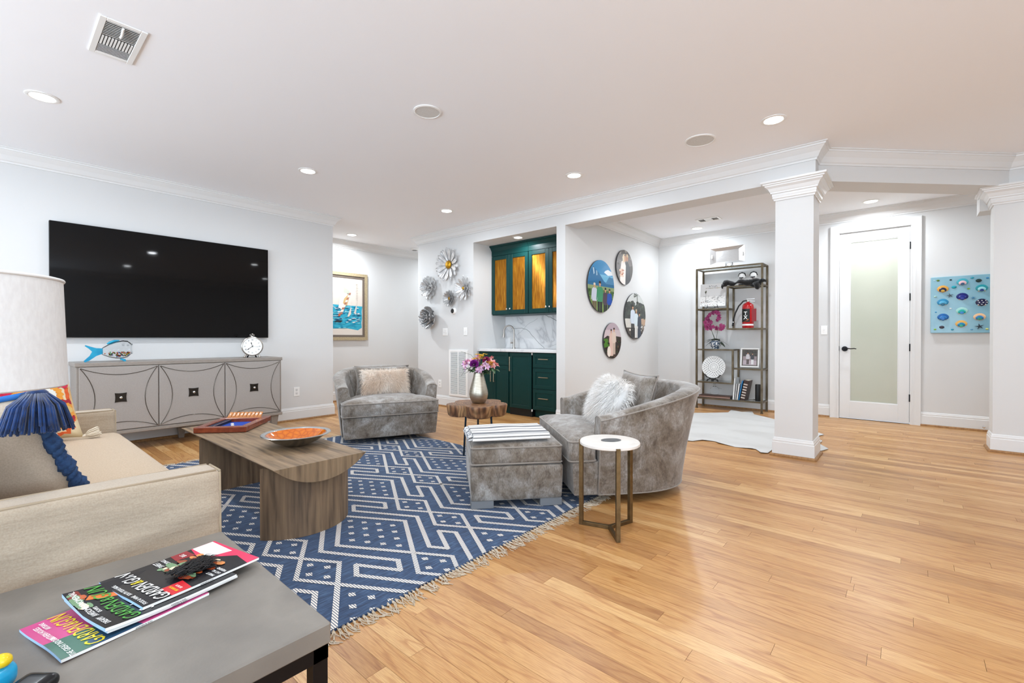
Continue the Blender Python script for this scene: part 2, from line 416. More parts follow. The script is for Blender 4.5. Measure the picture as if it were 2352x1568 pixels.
cas = [(0, 0), (0, -.018), (.012, -.022), (.030, -.014), (.055, -.016), (.075, -.026), (.095, -.030), (.097, 0)]
def casing_side(x, sgn):
    b = B(); pts = [(x+sgn*o, yv) for o, yv in cas]; b.prism(pts, 0, 2.437+.0)
    return b
b = B(); zt = 2.437
for sgn, xx in ((-1, -.357), (1, .357)):
    v = []
    for o, yv in cas: v += [(xx+sgn*o, yv, 0), (xx+sgn*o, yv, zt+o)]
    n = len(cas); b.add(v, [(2*i, 2*i+2, 2*i+3, 2*i+1) for i in range(n-1)])
v = []
for o, yv in cas: v += [(-.357-o, yv, zt+o), (.357+o, yv, zt+o)]
b.add(v, [(2*i, 2*i+2, 2*i+3, 2*i+1) for i in range(len(cas)-1)])
b.box(-.36, -.355, 0, .13, 0, 2.437).box(.351, .36, 0, .13, 0, 2.437).box(-.36, .36, 0, .13, 2.432, 2.437)
b.obj('door_casing', TRIM, dr, smooth=30)
B().box(-.36, .36, .16, .17, 0, 2.5).obj('backing_panel', WHITE, dr)
for z in (2.19, 1.56, .94, .32): B().box(.344, .356, -.006, .014, z-.045, z+.045, .002).obj('hinge', BLACKM, dr)
lv = B().cyl((-.295, .012, .915), (-.295, -.006, .915), .033, seg=20).cyl((-.295, -.006, .915), (-.295, -.045, .915), .011)
lv.tube([(-.295, -.045, .915), (-.27, -.05, .922), (-.23, -.05, .917), (-.19, -.048, .921), (-.17, -.046, .916)], .008, 8, .005)
lv.obj('lever_handle', BLACKM, dr, smooth=40)
B().box(-.36, -.354, -.004, .012, .89, .95).obj('strike_plate', BLACKM, dr)

# ---- windows behind the camera (they light the room)
def window(name, M, wd, z0, z1, label):
    t = thing(name, label, 'window', kind='structure'); t.matrix_world = M
    b = B()
    for x0, x1, a, c in ((-wd/2, -wd/2+.06, z0, z1), (wd/2-.06, wd/2, z0, z1), (-wd/2, wd/2, z0, z0+.06), (-wd/2, wd/2, z1-.06, z1), (-.03, .03, z0, z1)): b.box(x0, x1, .02, .07, a, c)
    b.obj('window_frame', TRIM, t)
    B().box(-wd/2-.04, wd/2+.04, -.03, .02, z0-.04, z0).obj('window_sill', TRIM, t)
window('window_1', Matrix.Translation((-3.6, -3.3, 0)) @ Matrix.Rotation(PI, 4, 'Z'), 2.8, .33, 2.37, 'wide white window in the rear wall, left of the camera')
window('window_2', Matrix.Translation((.2, -3.3, 0)) @ Matrix.Rotation(PI, 4, 'Z'), 2.8, .33, 2.37, 'wide white window in the rear wall, behind the camera')
window('window_3', Matrix.Translation((3.5, -.9, 0)) @ Matrix.Rotation(-PI/2, 4, 'Z'), 3.0, .28, 2.42, 'wide white window in the side wall')

# ================================================================== ceiling fittings
LENS = mat('lit_lamp_lens', '#fff8ee', em=14); LENS.cycles.emission_sampling = 'NONE'
def can(x, y, label, z=ZC, r=.065, power=1.0):
    t = thing('recessed_downlight', label, 'ceiling light', (x, y, z), group='recessed ceiling lights')
    B().lathe([(r+.022, -.0005), (r+.022, -.004), (r+.004, -.008), (r, -.006), (r, -.0005)], 28, cap=False).obj('trim_ring', PLAST, t, smooth=40)
    B().lathe([(r, -.004), (.001, -.004)], 28, cap=False).obj('lens', LENS, t, fixn=False)
    l = area('downlight_beam', (x, y, z-.012), (0, 0, 0), r*1.9, r*1.9, CAN_W*power, CAN_COL, 'DISK', 168)
can(-4.46, .25, 'recessed ceiling light above the left end of the television')
can(-4.46, 2.07, 'recessed ceiling light above the right end of the television')
can(-4.50, 3.89, 'recessed ceiling light nearest the metal wall flowers', power=.65)
can(-2.55, 3.89, 'recessed ceiling light in front of the wet bar')
can(-.77, 3.89, 'recessed ceiling light in front of the white column', power=.3)
can(-.80, 2.07, 'recessed ceiling light at the top edge of the picture')
can(-.80, .25, 'recessed ceiling light above the photographer', power=.5)
can(-2.55, .25, 'recessed ceiling light above the sofa', power=.5)
can(-6.68, 3.80, 'recessed ceiling light over the hallway painting', power=1.9)
can(-2.387, 6.968, 'recessed ceiling light above the bookshelf', power=1.15)
can(-.342, 6.967, 'recessed ceiling light above the glass door', power=1.2)
can(-4.063, 4.80, 'recessed light in the wet bar niche', z=2.445, r=.055, power=.6)
can(1.6, 2.07, 'recessed ceiling light at the right, outside the picture'); can(1.6, 5.0, 'recessed ceiling light near the right wall, outside the picture')
can(2.2, 6.95, 'recessed ceiling light behind the right wall end', power=1.6)
can(-1.45, 5.40, 'added fill light hidden behind the ceiling beam', power=1.5)  # added lamp, out of view, brightens the area behind the beam
can(-6.64, 6.10, 'added unseen fill light deep in the hallway', power=1.3)  # extra unseen lamp put in to lift the hallway brightness
GRILL = mat('speaker_grille', '#dcdcda', r=.7, c2='#c9c9c7', ns=400, nd=1)
for x, y, r, l in ((-2.64, 2.10, .10, 'round white ceiling speaker above the coffee table'), (-1.31, 3.89, .12, 'round white ceiling speaker nearest the column')):
    t = thing('ceiling_speaker', l, 'speaker', (x, y, ZC), group='round ceiling speakers')
    B().lathe([(r, -.0005), (r, -.006), (r-.012, -.009), (r-.014, -.004)], 32, cap=False).obj('rim', PLAST, t, smooth=40)
    B().lathe([(r-.013, -.006), (.001, -.006)], 32, cap=False).obj('grille', GRILL, t, fixn=False)
DARKV = mat('vent_shadow', '#5a5a5a', r=.8)
def ceil_vent(x0, x1, y0, y1, label, sections):
    t = thing('ceiling_vent', label, 'vent', ((x0+x1)/2, (y0+y1)/2, ZC)); hx = (x1-x0)/2; hy = (y1-y0)/2
    b = B(); m = .028
    for a, c, d, e in ((-hx, hx, -hy, -hy+m), (-hx, hx, hy-m, hy), (-hx, -hx+m, -hy+m, hy-m), (hx-m, hx, -hy+m, hy-m)): b.box(a, c, d, e, -.008, -.0005, .002)
    b.obj('frame', PLAST, t)
    B().box(-hx+m, hx-m, -hy+m, hy-m, -.002, -.0005).obj('backing', DARKV, t)
    for (a, c, d, e, ax, n, tilt) in sections:
        for i in range(n):
            if ax == 'x':
                q = a+(c-a)*(i+.5)/n; w_ = (c-a)/n*(.49 if a < -.1 and n == 7 else .40)
                B().add([(q-w_-tilt, d, -.002), (q+w_-tilt, d, -.007), (q+w_-tilt, e, -.007), (q-w_-tilt, e, -.002), (q-w_-tilt, d, -.0035), (q+w_-tilt, d, -.0085), (q+w_-tilt, e, -.0085), (q-w_-tilt, e, -.0035)],
                        [(0, 1, 2, 3), (4, 7, 6, 5), (0, 4, 5, 1), (2, 6, 7, 3), (0, 3, 7, 4), (1, 5, 6, 2)]).obj('slat', PLAST, t)
            else:
                q = d+(e-d)*(i+.5)/n; w_ = (e-d)/n*.30
                B().box(a, c, q-w_, q+w_, -.0075, -.003).obj('slat', PLAST, t)
    return t
v = ceil_vent(-3.53, -3.10, .38, .575, 'large white ceiling vent with three louvre sections near the television', 
      [(-.185, -.085, -.068, .068, 'x', 7, 0), (-.08, .02, -.068, .068, 'y', 10, 0), (.03, .185, -.068, .068, 'x', 9, 0)])
B().tube([(.17, .0, -.009), (.12, .002, -.02), (.09, .0, -.022)], .006, 8).obj('damper_lever', PLAST, v, smooth=40)
ceil_vent(-2.24, -1.935, 6.455, 6.645, 'small white ceiling vent above the bookshelf', [(-.125, -.065, -.06, .06, 'x', 6, 0), (-.05, .05, -.06, .06, 'y', 6, 0), (.065, .125, -.06, .06, 'x', 6, 0)])
for x, y, l in ((-6.85, 5.15, 'white smoke detector on the hallway ceiling, nearer one'), (-6.45, 5.6, 'white smoke detector on the hallway ceiling, beside the wall corner')):
    t = thing('smoke_detector', l, 'detector', (x, y, ZC), group='hallway smoke detectors')
    B().lathe([(.07, -.0005), (.07, -.012), (.055, -.03), (.02, -.034), (.001, -.034)], 24, cap=False).obj('housing', PLAST, t, smooth=40)
    B().lathe([(.045, -.036), (.03, -.038), (.001, -.038)], 20, cap=False).obj('sensor_cap', mat('grey_plastic', '#8d8d8d', r=.4), t, smooth=40)

# ================================================================== television wall
LINEN = mat('beige_linen', '#ac9b86', r=.9, c2='#b9aa96', ns=220, nd=3, rng=(.3, .7), bs=7, bump=.5, bst=(1, 1.2, 5), sheen=.2)
LINEN_D = mat('beige_linen_seam', '#a8977f', r=.9)
tv = thing('television', 'huge flat black television hanging on the white wall', 'television', (-5.925, 1.30, 1.06))
B().box(.004, .05, -.935, .937, 0, 1.066, .004).obj('case', mat('tv_case', '#0c0c0d', r=.45), tv)
B().box(.05, .0515, -.931, .933, .006, 1.062).obj('screen', mat('tv_screen', '#070708', r=.04, spec=.28), tv)
B().box(-.0045, .004, -.2, .2, .3, .8).obj('wall_bracket', BLACKM, tv)

LACQ = mat('grey_shagreen', '#968f89', r=.5, c2='#a49d97', ns=260, nd=2, rng=(.35, .65), bs=300, bump=.12)
LACQ2 = mat('grey_lacquer', '#978e85', r=.4, c2='#877f77', ns=40, nd=3, st=(1, 1, 8))
INLAY = mat('dark_nickel_inlay', '#5d574f', r=.25, m=1)
cr = thing('credenza', 'grey three-door credenza with curved metal inlay below the television', 'cabinet', (-5.47, 1.36, 0))
B().box(-.45, 0, -.86, .86, .19, .80, .003).obj('body', LACQ2, cr)
B().box(-.452, .012, -.872, .872, .80, .835, .004).obj('top', LACQ2, cr)
B().box(-.452, .014, -.868, .868, .172, .205, .004).obj('plinth_rail', LACQ2, cr)
for i, yc in enumerate((-.565, 0, .565)):
    hw = .278; z0, z1 = .212, .795; zc = (z0+z1)/2; hz = (z1-z0)/2
    d = B().box(0, .016, yc-hw, yc+hw, z0, z1, .003).obj('door', LACQ, cr)
    for k in range(4):
        pts = []
        for q in range(15):
            u = -1+q/7; bow = .30*(1-u*u)
            if k == 0: p = (.017, yc+u*hw*.97, z1-.008-bow*hz*.75)
            elif k == 1: p = (.017, yc+u*hw*.97, z0+.008+bow*hz*.75)
            elif k == 2: p = (.017, yc-hw+.006+bow*hw*1.15, zc+u*hz*.97)
            else: p = (.017, yc+hw-.006-bow*hw*1.15, zc+u*hz*.97)
            pts.append(p)
        B().tube(pts, .0028, 6).obj('arc_inlay', INLAY, d, smooth=60)
    b = B(); n = 6; s = .043
    pl = []
    for a, c in (((-1, -1), (1, -1)), ((1, -1), (1, 1)), ((1, 1), (-1, 1)), ((-1, 1), (-1, -1))):
        for q in range(n):
            t = q/n; x = a[0]+(c[0]-a[0])*t; z = a[1]+(c[1]-a[1])*t; k = 1-.10*math.sin(PI*t)
            pl.append((yc+x*s*(k if abs(a[1]-c[1]) > 0 else 1), .51+z*s*(k if abs(a[0]-c[0]) > 0 else 1)))
    b.prism(pl, .016, .020, 'x')
    pln = b.obj('handle_plate', mat('dark_bronze_plate', '#4b443d', r=.3, m=1), d)
    B().ell((.032, yc, .51), (.012, .013, .013), 12, 8).cyl((.02, yc, .51), (.03, yc, .51), .005).obj('knob', CHROME, pln, smooth=50)
for x, y in ((-.06, -.80), (-.06, .80), (-.40, -.80), (-.40, .80), (-.36, -.02)):
    B().add([(x-.04, y-.04, .172), (x+.04, y-.04, .172), (x+.04, y+.04, .172), (x-.04, y+.04, .172), (x-.022, y-.022, .0), (x+.022, y-.022, .0), (x+.022, y+.022, .0), (x-.022, y+.022, .0)],
            [(0, 1, 2, 3), (7, 6, 5, 4), (0, 4, 5, 1), (1, 5, 6, 2), (2, 6, 7, 3), (3, 7, 4, 0)]).obj('leg', LACQ2, cr)

# ---- glass fish on the credenza
GLASS = mat('clear_glass', '#ffffff', r=.02, trans=1, ior=1.15, spec=.5)
BLUEG = mat('turquoise_glass', '#2cc8ea', r=.08, c2='#17a0cf', ns=9, trans=.45, ior=1.35, coat=.5)
fs = thing('glass_fish_jar', 'clear glass fish with turquoise fins on the grey credenza', 'candy jar', (-5.64, .80, .835))
prof = [(-.112, .028), (-.10, .038), (-.06, .062), (-.01, .080), (.04, .086), (.075, .078), (.095, .058), (.105, .045)]
def fishbody(inset):
    b = B(); v = []; f = []; sg = 20
    for y, r in prof:
        zc = .098+(y+.1)*.10
        for k in range(sg): a = 2*PI*k/sg; v.append(((r-inset)*.62*math.cos(a), y, zc+(r-inset)*math.sin(a)))
    n = len(prof)
    for i in range(n-1):
        for k in range(sg): f.append((i*sg+k, i*sg+(k+1) % sg, (i+1)*sg+(k+1) % sg, (i+1)*sg+k))
    b.add(v, f); return b
b = fishbody(0); b2 = fishbody(.003); b.add(b2.V, [q[::-1] for q in b2.F]); b.obj('body', GLASS, fs, smooth=60, fixn=False)
B().tube([(0, .105+.001*math.cos(a), .1185) for a in (0,)]+[(0, .105, .1185)], .001, 4).obj('mouth_seam', GLASS, fs)
mo = B().tube([(.028*math.cos(a), .106+.02*abs(math.sin(a))*0, .1185+.045*math.sin(a)) for a in [2*PI*i/20 for i in range(20)]], .004, 6, closed=True)
mo.obj('mouth_rim', GLASS, fs, smooth=60)
tl = [(-.105, .125), (-.15, .128), (-.19, .142), (-.222, .156), (-.228, .148), (-.20, .122), (-.178, .095), (-.195, .058), (-.235, .012), (-.228, .0), (-.20, .012), (-.15, .055), (-.105, .075)]
B().prism(tl, -.012, .012, 'x').obj('tail_fin', BLUEG, fs)
B().tube([(0, -.075, .165), (0, -.055, .178), (0, -.02, .194), (0, .015, .198)], [.006, .011, .010, .004], 8).obj('back_fin', BLUEG, fs, smooth=60)
for sx in (-1, 1): B().prism([(.02, .028), (.055, .02), (.06, .0), (.045, .0), (.035, .010), (.022, .012)], sx*.02-.006, sx*.02+.006, 'x').obj('foot_fin', BLUEG, fs)
for sy in (-.005, .03): B().ell((.047, .04+sy, .155), (.004, .011, .009), 10, 6).obj('eye', GLASS, fs, smooth=60)
cb = B(); cc = [mat('candy_'+h, '#'+h, r=.25) for h in ('c0392b', '2e9e3f', '1f5fb0', 'd9b41f', '5b2d1a', 'd9641e')]
for i in range(170):
    y = random.uniform(-.095, .09); z = random.uniform(.03, .088); x = random.uniform(-.03, .03)
    zc = .098+(y+.1)*.10; r = next(prof[k][1] for k in range(len(prof)-1, -1, -1) if prof[k][0] <= y)-.012
    if (x/.62)**2+(z-zc)**2 > r*r: continue
    cb.use(random.choice(cc)).ell((x, y, z), (.0065, .0065, .005), 7, 5)
cb.M = Matrix(); o = cb.obj('candy', None, smooth=60); o.location = (-5.64, .80, .835); tag(o, 'small coloured candies lying inside the glass fish', 'candy', kind='stuff')

# ---- clock
ck = thing('table_clock', 'round nickel table clock with roman face on the credenza', 'clock', (-5.62, 1.965, .835), rz=R(76))
def ring(b, prof, seg, zc, M=None):   # lathe around the local y axis at height zc
    b.M = Matrix.Translation((0, 0, zc)) @ Matrix.Rotation(PI/2, 4, 'X'); b.lathe(prof, seg, cap=False); b.M = Matrix(); return b
ring(B(), [(.001, -.03), (.098, -.03), (.108, -.02), (.110, .015), (.108, .028), (.100, .032), (.097, .026)], 36, .128).obj('case', NICKEL, ck, smooth=40)
ring(B(), [(.098, .024), (.001, .024)], 36, .128).obj('face', mat('clock_face', '#f4f3ef', r=.4), ck, fixn=False)
b = B()
for k, s in enumerate(['XII', 'I', 'II', 'III', 'IIII', 'V', 'VI', 'VII', 'VIII', 'IX', 'X', 'XI']):
    a = PI/2-k*PI/6
    M = Matrix.Translation((.072*math.cos(a), -.0252, .128+.072*math.sin(a))) @ Matrix.Rotation(PI/2, 4, 'X') @ Matrix.Rotation(a-PI/2, 4, 'Z')
    b.text(s, .023, M, sx=.7)
b.obj('numerals', mat('clock_grey', '#6f6f6f', r=.5), ck)
def hand(a, l, w, name):
    M = Matrix.Translation((0, -.0262, .128)) @ Matrix.Rotation(PI/2, 4, 'X') @ Matrix.Rotation(a, 4, 'Z')
    B(M).prism([(-.012, -w/2), (l*.6, -w/2), (l*.7, -w*1.4), (l, 0), (l*.7, w*1.4), (l*.6, w/2), (-.012, w/2)], 0, .0012).obj(name, INK, ck)
hand(PI/2+R(16), .05, .004, 'hour_hand'); hand(R(218), .068, .0035, 'minute_hand'); hand(R(-7), .07, .001, 'second_hand')
for sx in (-1, 1):
    B().cyl((sx*.055, -.005, .045), (sx*.078, -.012, .002), .008, .011).ell((sx*.078, -.012, .006), (.012, .012, .006), 10, 6).obj('foot', NICKEL, ck, smooth=50)
    B().cyl((sx*.03, .02, .035), (sx*.045, .05, .002), .006, .008).obj('back_foot', BLACKM, ck, smooth=50)
B().cyl((0, 0, .236), (0, 0, .246), .010).tube([(.022*math.cos(a), 0, .255+.010*math.sin(a)) for a in [2*PI*i/16 for i in range(16)]], .0025, 6, closed=True).obj('crown_ring', NICKEL, ck, smooth=50)

# ---- wall plates
def plate(name, M, label, kind, w=.075, h=.118, n=1, group=None):
    t = thing(name, label, 'outlet' if kind == 'outlet' else 'switch', group=group); t.matrix_world = M
    B().box(-w/2, w/2, -.006, -.0003, -h/2, h/2, .003).obj('plate', PLAST, t)
    for i in range(n):
        xo = (i-(n-1)/2)*.046
        if kind == 'outlet':
            for z in (-.022, .022):
                s = B(); s.M = Matrix.Translation((xo, 0, z)) @ Matrix.Rotation(PI/2, 4, 'X'); s.lathe([(.017, .0055), (.017, .0075), (.001, .0075)], 16, cap=False)
                so = s.obj('socket', mat('socket_white', '#e4e4e2', r=.3), t)
                B().box(xo-.007, xo-.005, -.0085, -.0075, z-.003, z+.006).box(xo+.005, xo+.007, -.0085, -.0075, z-.003, z+.006).cyl((xo, -.0075, z-.009), (xo, -.0085, z-.009), .0025).obj('slot', INK, so)
        else:
            B().box(xo-.016, xo+.016, -.0075, -.006, -.033, .033, .001).obj('rocker_frame', PLAST, t)
            B().box(xo-.005, xo+.005, -.016, -.0075, -.004, .014, .001).obj('toggle', PLAST, t)
def wallM(x, y, z, rz): return Matrix.Translation((x, y, z)) @ Matrix.Rotation(rz, 4, 'Z')
plate('wall_outlet', wallM(-5.93, 2.596, .368, PI/2), 'white wall outlet between the credenza and the wall corner', 'outlet')
plate('wall_outlet', wallM(-5.525, 4.64, .345, 0), 'white wall outlet low beside the air return grille', 'outlet')
plate('light_switch', wallM(-5.40, 4.64, 1.152, 0), 'double light switch plate below the metal flowers', 'switch', w=.118, n=2)
plate('light_switch', wallM(-4.945, 4.64, 1.155, 0), 'single light switch plate beside the wet bar niche', 'switch')
plate('light_switch', wallM(-.851, 7.40, 1.163, 0), 'single light switch plate left of the glass door', 'switch')
th = thing('thermostat', 'round thermostat with dark display under the small metal daisy', 'thermostat', (-5.20, 4.64, 1.467))
ring(B(), [(.001, .0003), (.052, .0003), (.052, .006), (.046, .010), (.040, .030), (.036, .034)], 28, 0).obj('body', PLAST, th, smooth=40)
ring(B(), [(.036, .033), (.001, .034)], 28, 0).obj('display', mat('dark_display', '#2b2b2c', r=.15), th)
bd = B().cyl((.75, 7.385, .055), (.75, 7.325, .055), .006).ell((.75, 7.32, .055), .012, 10, 8)
bd.V = [(x-.10, y, z) for x, y, z in bd.V]; tag(bd.obj('door_stop', CHROME, smooth=50), 'small chrome door stop on the baseboard under the shell artwork', 'door stop')

# ---- painting in the hallway
GOLDF = mat('champagne_frame', '#b5a483', r=.5, c2='#9a8a6c', ns=60, nd=4)
pa = thing('framed_painting', 'framed sailboat painting in gold and brown frame on the hallway wall', 'painting', (-7.2, 3.90, 1.022))
hy, hz = .475, 1.145
def frame_rect(b, y0, y1, z0, z1, wd, x0, x1):
    b.box(x0, x1, y0, y1, z0, z0+wd).box(x0, x1, y0, y1, z1-wd, z1).box(x0, x1, y0, y0+wd, z0+wd, z1-wd).box(x0, x1, y1-wd, y1, z0+wd, z1-wd); return b
frame_rect(B(), -hy, hy, 0, hz, .052, .0005, .034).obj('outer_frame', GOLDF, pa)
frame_rect(B(), -hy+.052, hy-.052, .052, hz-.052, .036, .0005, .022).obj('inner_frame', mat('brown_liner', '#6d6157', r=.6), pa)
y0, y1, z0, z1 = -hy+.088, hy-.088, .088, hz-.088
pb = B(frame((.012, 0, 0), (0, 1, 0), (0, 0, 1), (1, 0, 0)))
rg = random.Random(3)
lay = [(ink('d9cfc4', .6), [(y0, z0), (y1, z0), (y1, z1), (y0, z1)])]
sea = [(y0, .22), (-.2, .19), (.1, .20), (.30, .17), (y1-.012, .215), (y1-.02, .30), (y1-.008, .38), (y1-.015, .50), (y1, .585), (y0, .60)]
lay.append((ink('2aa2bd', .5), sea))
for i in range(210):
    cy = rg.uniform(y0, y1-.06); cz = rg.uniform(.2, .57); l = rg.uniform(.03, .12); h = rg.uniform(.004, .013)
    colr = rg.choice(['0f7fa8', '15638f', '3fb9cf', '0b5f86', 'e6e3dc', '79c6d4', '1c3f66', 'cfdbe0'] if cz > .3 else ['1a93b4', '0f7fa8', '37adc6', '6cc3cf', '1a93b4'])
    lay.append((ink(colr, .5), [(cy-l/2, cz), (cy-l*.1, cz-h), (cy+l/2, cz+rg.uniform(-.006, .006)), (cy+l*.1, cz+h)]))
lay += [(ink('e4ddd3', .6), [(-.06, .55), (-.02, .78), (.02, .85), (.10, .82), (.075, .62), (.03, .5)]),
        (ink('b9bfae', .6), [(.03, .80), (.04, .92), (.07, .88), (.14, .84), (.13, .79)]), (ink('c8a873', .6), [(.02, .62), (.04, .70), (.12, .78), (.13, .72), (.09, .58)]),
        (ink('d8cdc0', .6), [(.10, .40), (.16, .55), (.20, .80), (.17, .60), (.17, .45), (.13, .40)]),
        (ink('f0ece6', .6), [(-.08, .50), (-.03, .58), (.02, .75), (0, .70), (-.05, .55)]), (ink('cfc8bf', .6), [(.22, .46), (.29, .68), (.26, .46)])]
for i in range(9):
    t = i/8; cx = -.02+.16*t; cz = .44+.34*t; hw_ = .028-.012*t
    lay.append((ink('a8705c' if i % 2 == 0 else 'e2d8cc', .6), [(cx-hw_, cz-.012), (cx+hw_, cz-.004), (cx+hw_+.012, cz+.03), (cx-hw_+.012, cz+.024)]))
lay += [(ink('c0583c', .6), [(-.07, .41), (-.03, .40), (-.02, .44), (-.05, .45)]), (ink('23262e', .6), [(-.16, .31), (-.02, .30), (.02, .33), (-.06, .335)])]
for i in range(10): lay.append((ink('b3aaa0', .6), [(.26+.01*(i % 2), .96-.03*i), (.30, .958-.03*i), (.30, .963-.03*i), (.26, .967-.03*i)]))
print_layers(pb, lay, rect_clip(y0, y1, z0, z1), .00003)
pb.obj('canvas', None, pa, fixn=False)

# ---- metal wall flowers
SILV = mat('silver_metal', '#e2e2e2', r=.35, m=.4, c2='#c2c2c2', ns=14)
SILVD = mat('dark_silver_metal', '#c6c6c6', r=.35, m=.45, c2='#9a9a9a', ns=14)
BRASS = mat('hammered_brass', '#c6962e', r=.3, m=1, bs=90, bump=.5)
def petal_mesh(L, W, lift, curl, base=.0, rnd=True, nl=8, nw=4):
    """one cupped petal along +z of the wall plane, rooted at radius base; y is out from the wall (negative)"""
    v = []; f = []
    for i in range(nl+1):
        t = i/nl
        if rnd: wd = W/2*((.38+.62*min(1, t/.6)) if t < .72 else math.sqrt(max(.02, 1-((t-.72)/.29)**2)))
        else: wd = max(W*.08, W/2*math.sin(PI*min(1, .14+t*.86))**.8)
        for j in range(nw+1):
            u = -1+2*j/nw
            v.append((u*wd, -(lift*math.sin(t*PI/2)+curl*t*t+.18*W*(u*u)), base+L*t))
    k = nw+1
    f = [(i*k+j, i*k+j+1, (i+1)*k+j+1, (i+1)*k+j) for i in range(nl) for j in range(nw)]
    return v, f
def wall_flower(label, x, z, layers, center, mt, cm, rnd=True):
    t = thing('metal_wall_flower', label, 'wall decor', (x, 4.64, z), group='metal flowers on the wall')
    B().cyl((0, -.001, 0), (0, -.03, 0), .02).obj('hanger', SILVD, t)
    for (n, L, W, lift, curl, base, ph, off) in layers:
        v, f = petal_mesh(L, W, lift, curl, base, rnd); me = None
        for i in range(n):
            a = ph+2*PI*i/n+random.uniform(-.04, .04)
            if me is None:
                o = B().add(v, f).obj('petal', mt, t, smooth=180); me = o.data
                sm = o.modifiers.new('thick', 'SOLIDIFY'); sm.thickness = .002
            else:
                o = bpy.data.objects.new('petal', me); COL.objects.link(o); o.parent = t
                sm = o.modifiers.new('thick', 'SOLIDIFY'); sm.thickness = .002
            o.location = (0, -off, 0); o.rotation_euler = (0, a, 0)
    if center:
        r, d, off = center
        B().ell((0, -off, 0), (r, d, r), 16, 10).obj('flower_center', cm, t, smooth=60)
    return t
wall_flower('largest silver metal daisy with hammered brass centre on the wall', -5.285, 2.175, [(11, .20, .062, .02, .03, .06, 0, .012), (11, .185, .062, .03, .03, .055, .28, .022)], (.062, .03, .04), SILV, BRASS)
wall_flower('silver metal dahlia with rounded petals, left of the daisy', -5.755, 1.860, [(11, .12, .085, .02, .02, .07, 0, .010), (9, .10, .075, .04, .03, .045, .3, .022), (7, .08, .06, .05, .05, .02, .1, .034), (5, .05, .04, .05, .05, .01, .5, .045)], (.018, .02, .06), SILV, BRASS)
wall_flower('pointed silver metal lotus beside the wet bar niche', -4.935, 1.790, [(11, .14, .058, .02, .03, .05, 0, .010), (9, .12, .05, .04, .04, .035, .3, .022), (8, .09, .04, .05, .05, .02, .1, .034)], (.022, .03, .05), SILV, BRASS, False)
wall_flower('small dark silver metal daisy above the thermostat', -5.255, 1.658, [(14, .09, .034, .02, .02, .04, 0, .010), (14, .08, .032, .035, .03, .03, .2, .02), (12, .06, .026, .045, .03, .02, .1, .03)], (.024, .015, .045), SILVD, BRASS)
wall_flower('silver metal rose with curled petals, lowest on the wall', -5.70, 1.378, [(6, .13, .17, .03, .06, .05, 0, .010), (6, .10, .14, .06, .08, .03, .5, .022), (5, .065, .10, .07, .08, .015, .2, .04), (4, .04, .06, .06, .08, .005, .6, .055)], (.02, .03, .08), SILVD, SILVD)

# ---- air return grille
vg = thing('air_return_grille', 'white louvred air return grille low on the wall behind the vase', 'vent', (-5.10, 4.64, .18))
frame_b = B()
for x0, x1, z0, z1 in ((-.205, .205, 0, .035), (-.205, .205, .665, .70), (-.205, -.17, .035, .665), (.17, .205, .035, .665), (-.008, .008, .035, .665)): frame_b.box(x0, x1, -.014, -.0004, z0, z1, .002)
frame_b.obj('frame', PLAST, vg); B().box(-.17, .17, -.003, -.0004, .035, .665).obj('backing', mat('vent_grey', '#6a6a6a', r=.8), vg)
lm = None
for i in range(42):
    for x0, x1 in ((-.17, -.008), (.008, .17)):
        z = .042+.0149*i
        B().add([(x0, -.004, z+.008), (x1, -.004, z+.008), (x1, -.013, z), (x0, -.013, z), (x0, -.004, z+.0095), (x1, -.004, z+.0095), (x1, -.013, z+.0015), (x0, -.013, z+.0015)],
                [(0, 1, 2, 3), (4, 7, 6, 5), (2, 3, 7, 6)]).obj('louvre', PLAST, vg, fixn=False)

# ================================================================== wet bar
GREEN = mat('dark_green_lacquer', '#043331', r=.38, spec=.35)
PULL = mat('champagne_pull', '#c8b79c', r=.3, m=1)
def shaker(b, x0, x1, z0, z1, y, st=.045, d=.018, rec=.008):
    b.box(x0, x1, y, y+d-rec, z0, z1) if False else None
    b.box(x0, x0+st, y-d, y, z0, z1, .0015).box(x1-st, x1, y-d, y, z0, z1, .0015).box(x0+st, x1-st, y-d, y, z0, z0+st, .0015).box(x0+st, x1-st, y-d, y, z1-st, z1, .0015)
    b.box(x0+st, x1-st, y-d+rec, y, z0+st, z1-st); return b
def pull(x, y, z, L, vert, parent):
    b = B(); h = L/2
    if vert: b.box(x-.005, x+.005, y-.032, y-.022, z-h, z+h, .002); e = [(x, z-h+.008), (x, z+h-.008)]
    else: b.box(x-h, x+h, y-.032, y-.022, z-.005, z+.005, .002); e = [(x-h+.008, z), (x+h-.008, z)]
    for a, c in e: b.box(a-.004, a+.004, y-.024, y, c-.004, c+.004)
    return b.obj('pull_handle', PULL, parent)
FY = 4.745
sk = thing('sink_base_cabinet', 'dark green base cabinet with two doors under the bar sink', 'cabinet', (-4.485, FY, 0))
B().box(-.29, .295, .02, .58, .10, .865).obj('carcass', GREEN, sk)
B().box(-.29, .295, .07, .09, .0, .10).obj('toe_kick', GREEN, sk)
d = shaker(B(), -.285, .29, .675, .855, .02).obj('false_drawer_front', GREEN, sk)
for s, (x0, x1) in enumerate(((-.285, 0), (.004, .29))):
    d = shaker(B(), x0, x1, .105, .668, .02).obj('door', GREEN, sk); pull((x1-.028 if s == 0 else x0+.028), .002, .51, .155, True, d)
fg = thing('panelled_beverage_cooler', 'dark green panelled beverage cooler between the bar cabinets', 'cooler', (-3.98, FY, 0))
B().box(-.195, .195, .02, .58, .0, .86).obj('carcass', mat('black_plastic', '#0d0e10', r=.5), fg)
d = shaker(B(), -.193, .193, .10, .852, .02).obj('door', GREEN, fg); pull(-.170, .002, .70, .20, True, d)
b = B()
for i in range(7): b.box(-.17, .17, .05, .06, .012+.012*i, .017+.012*i)
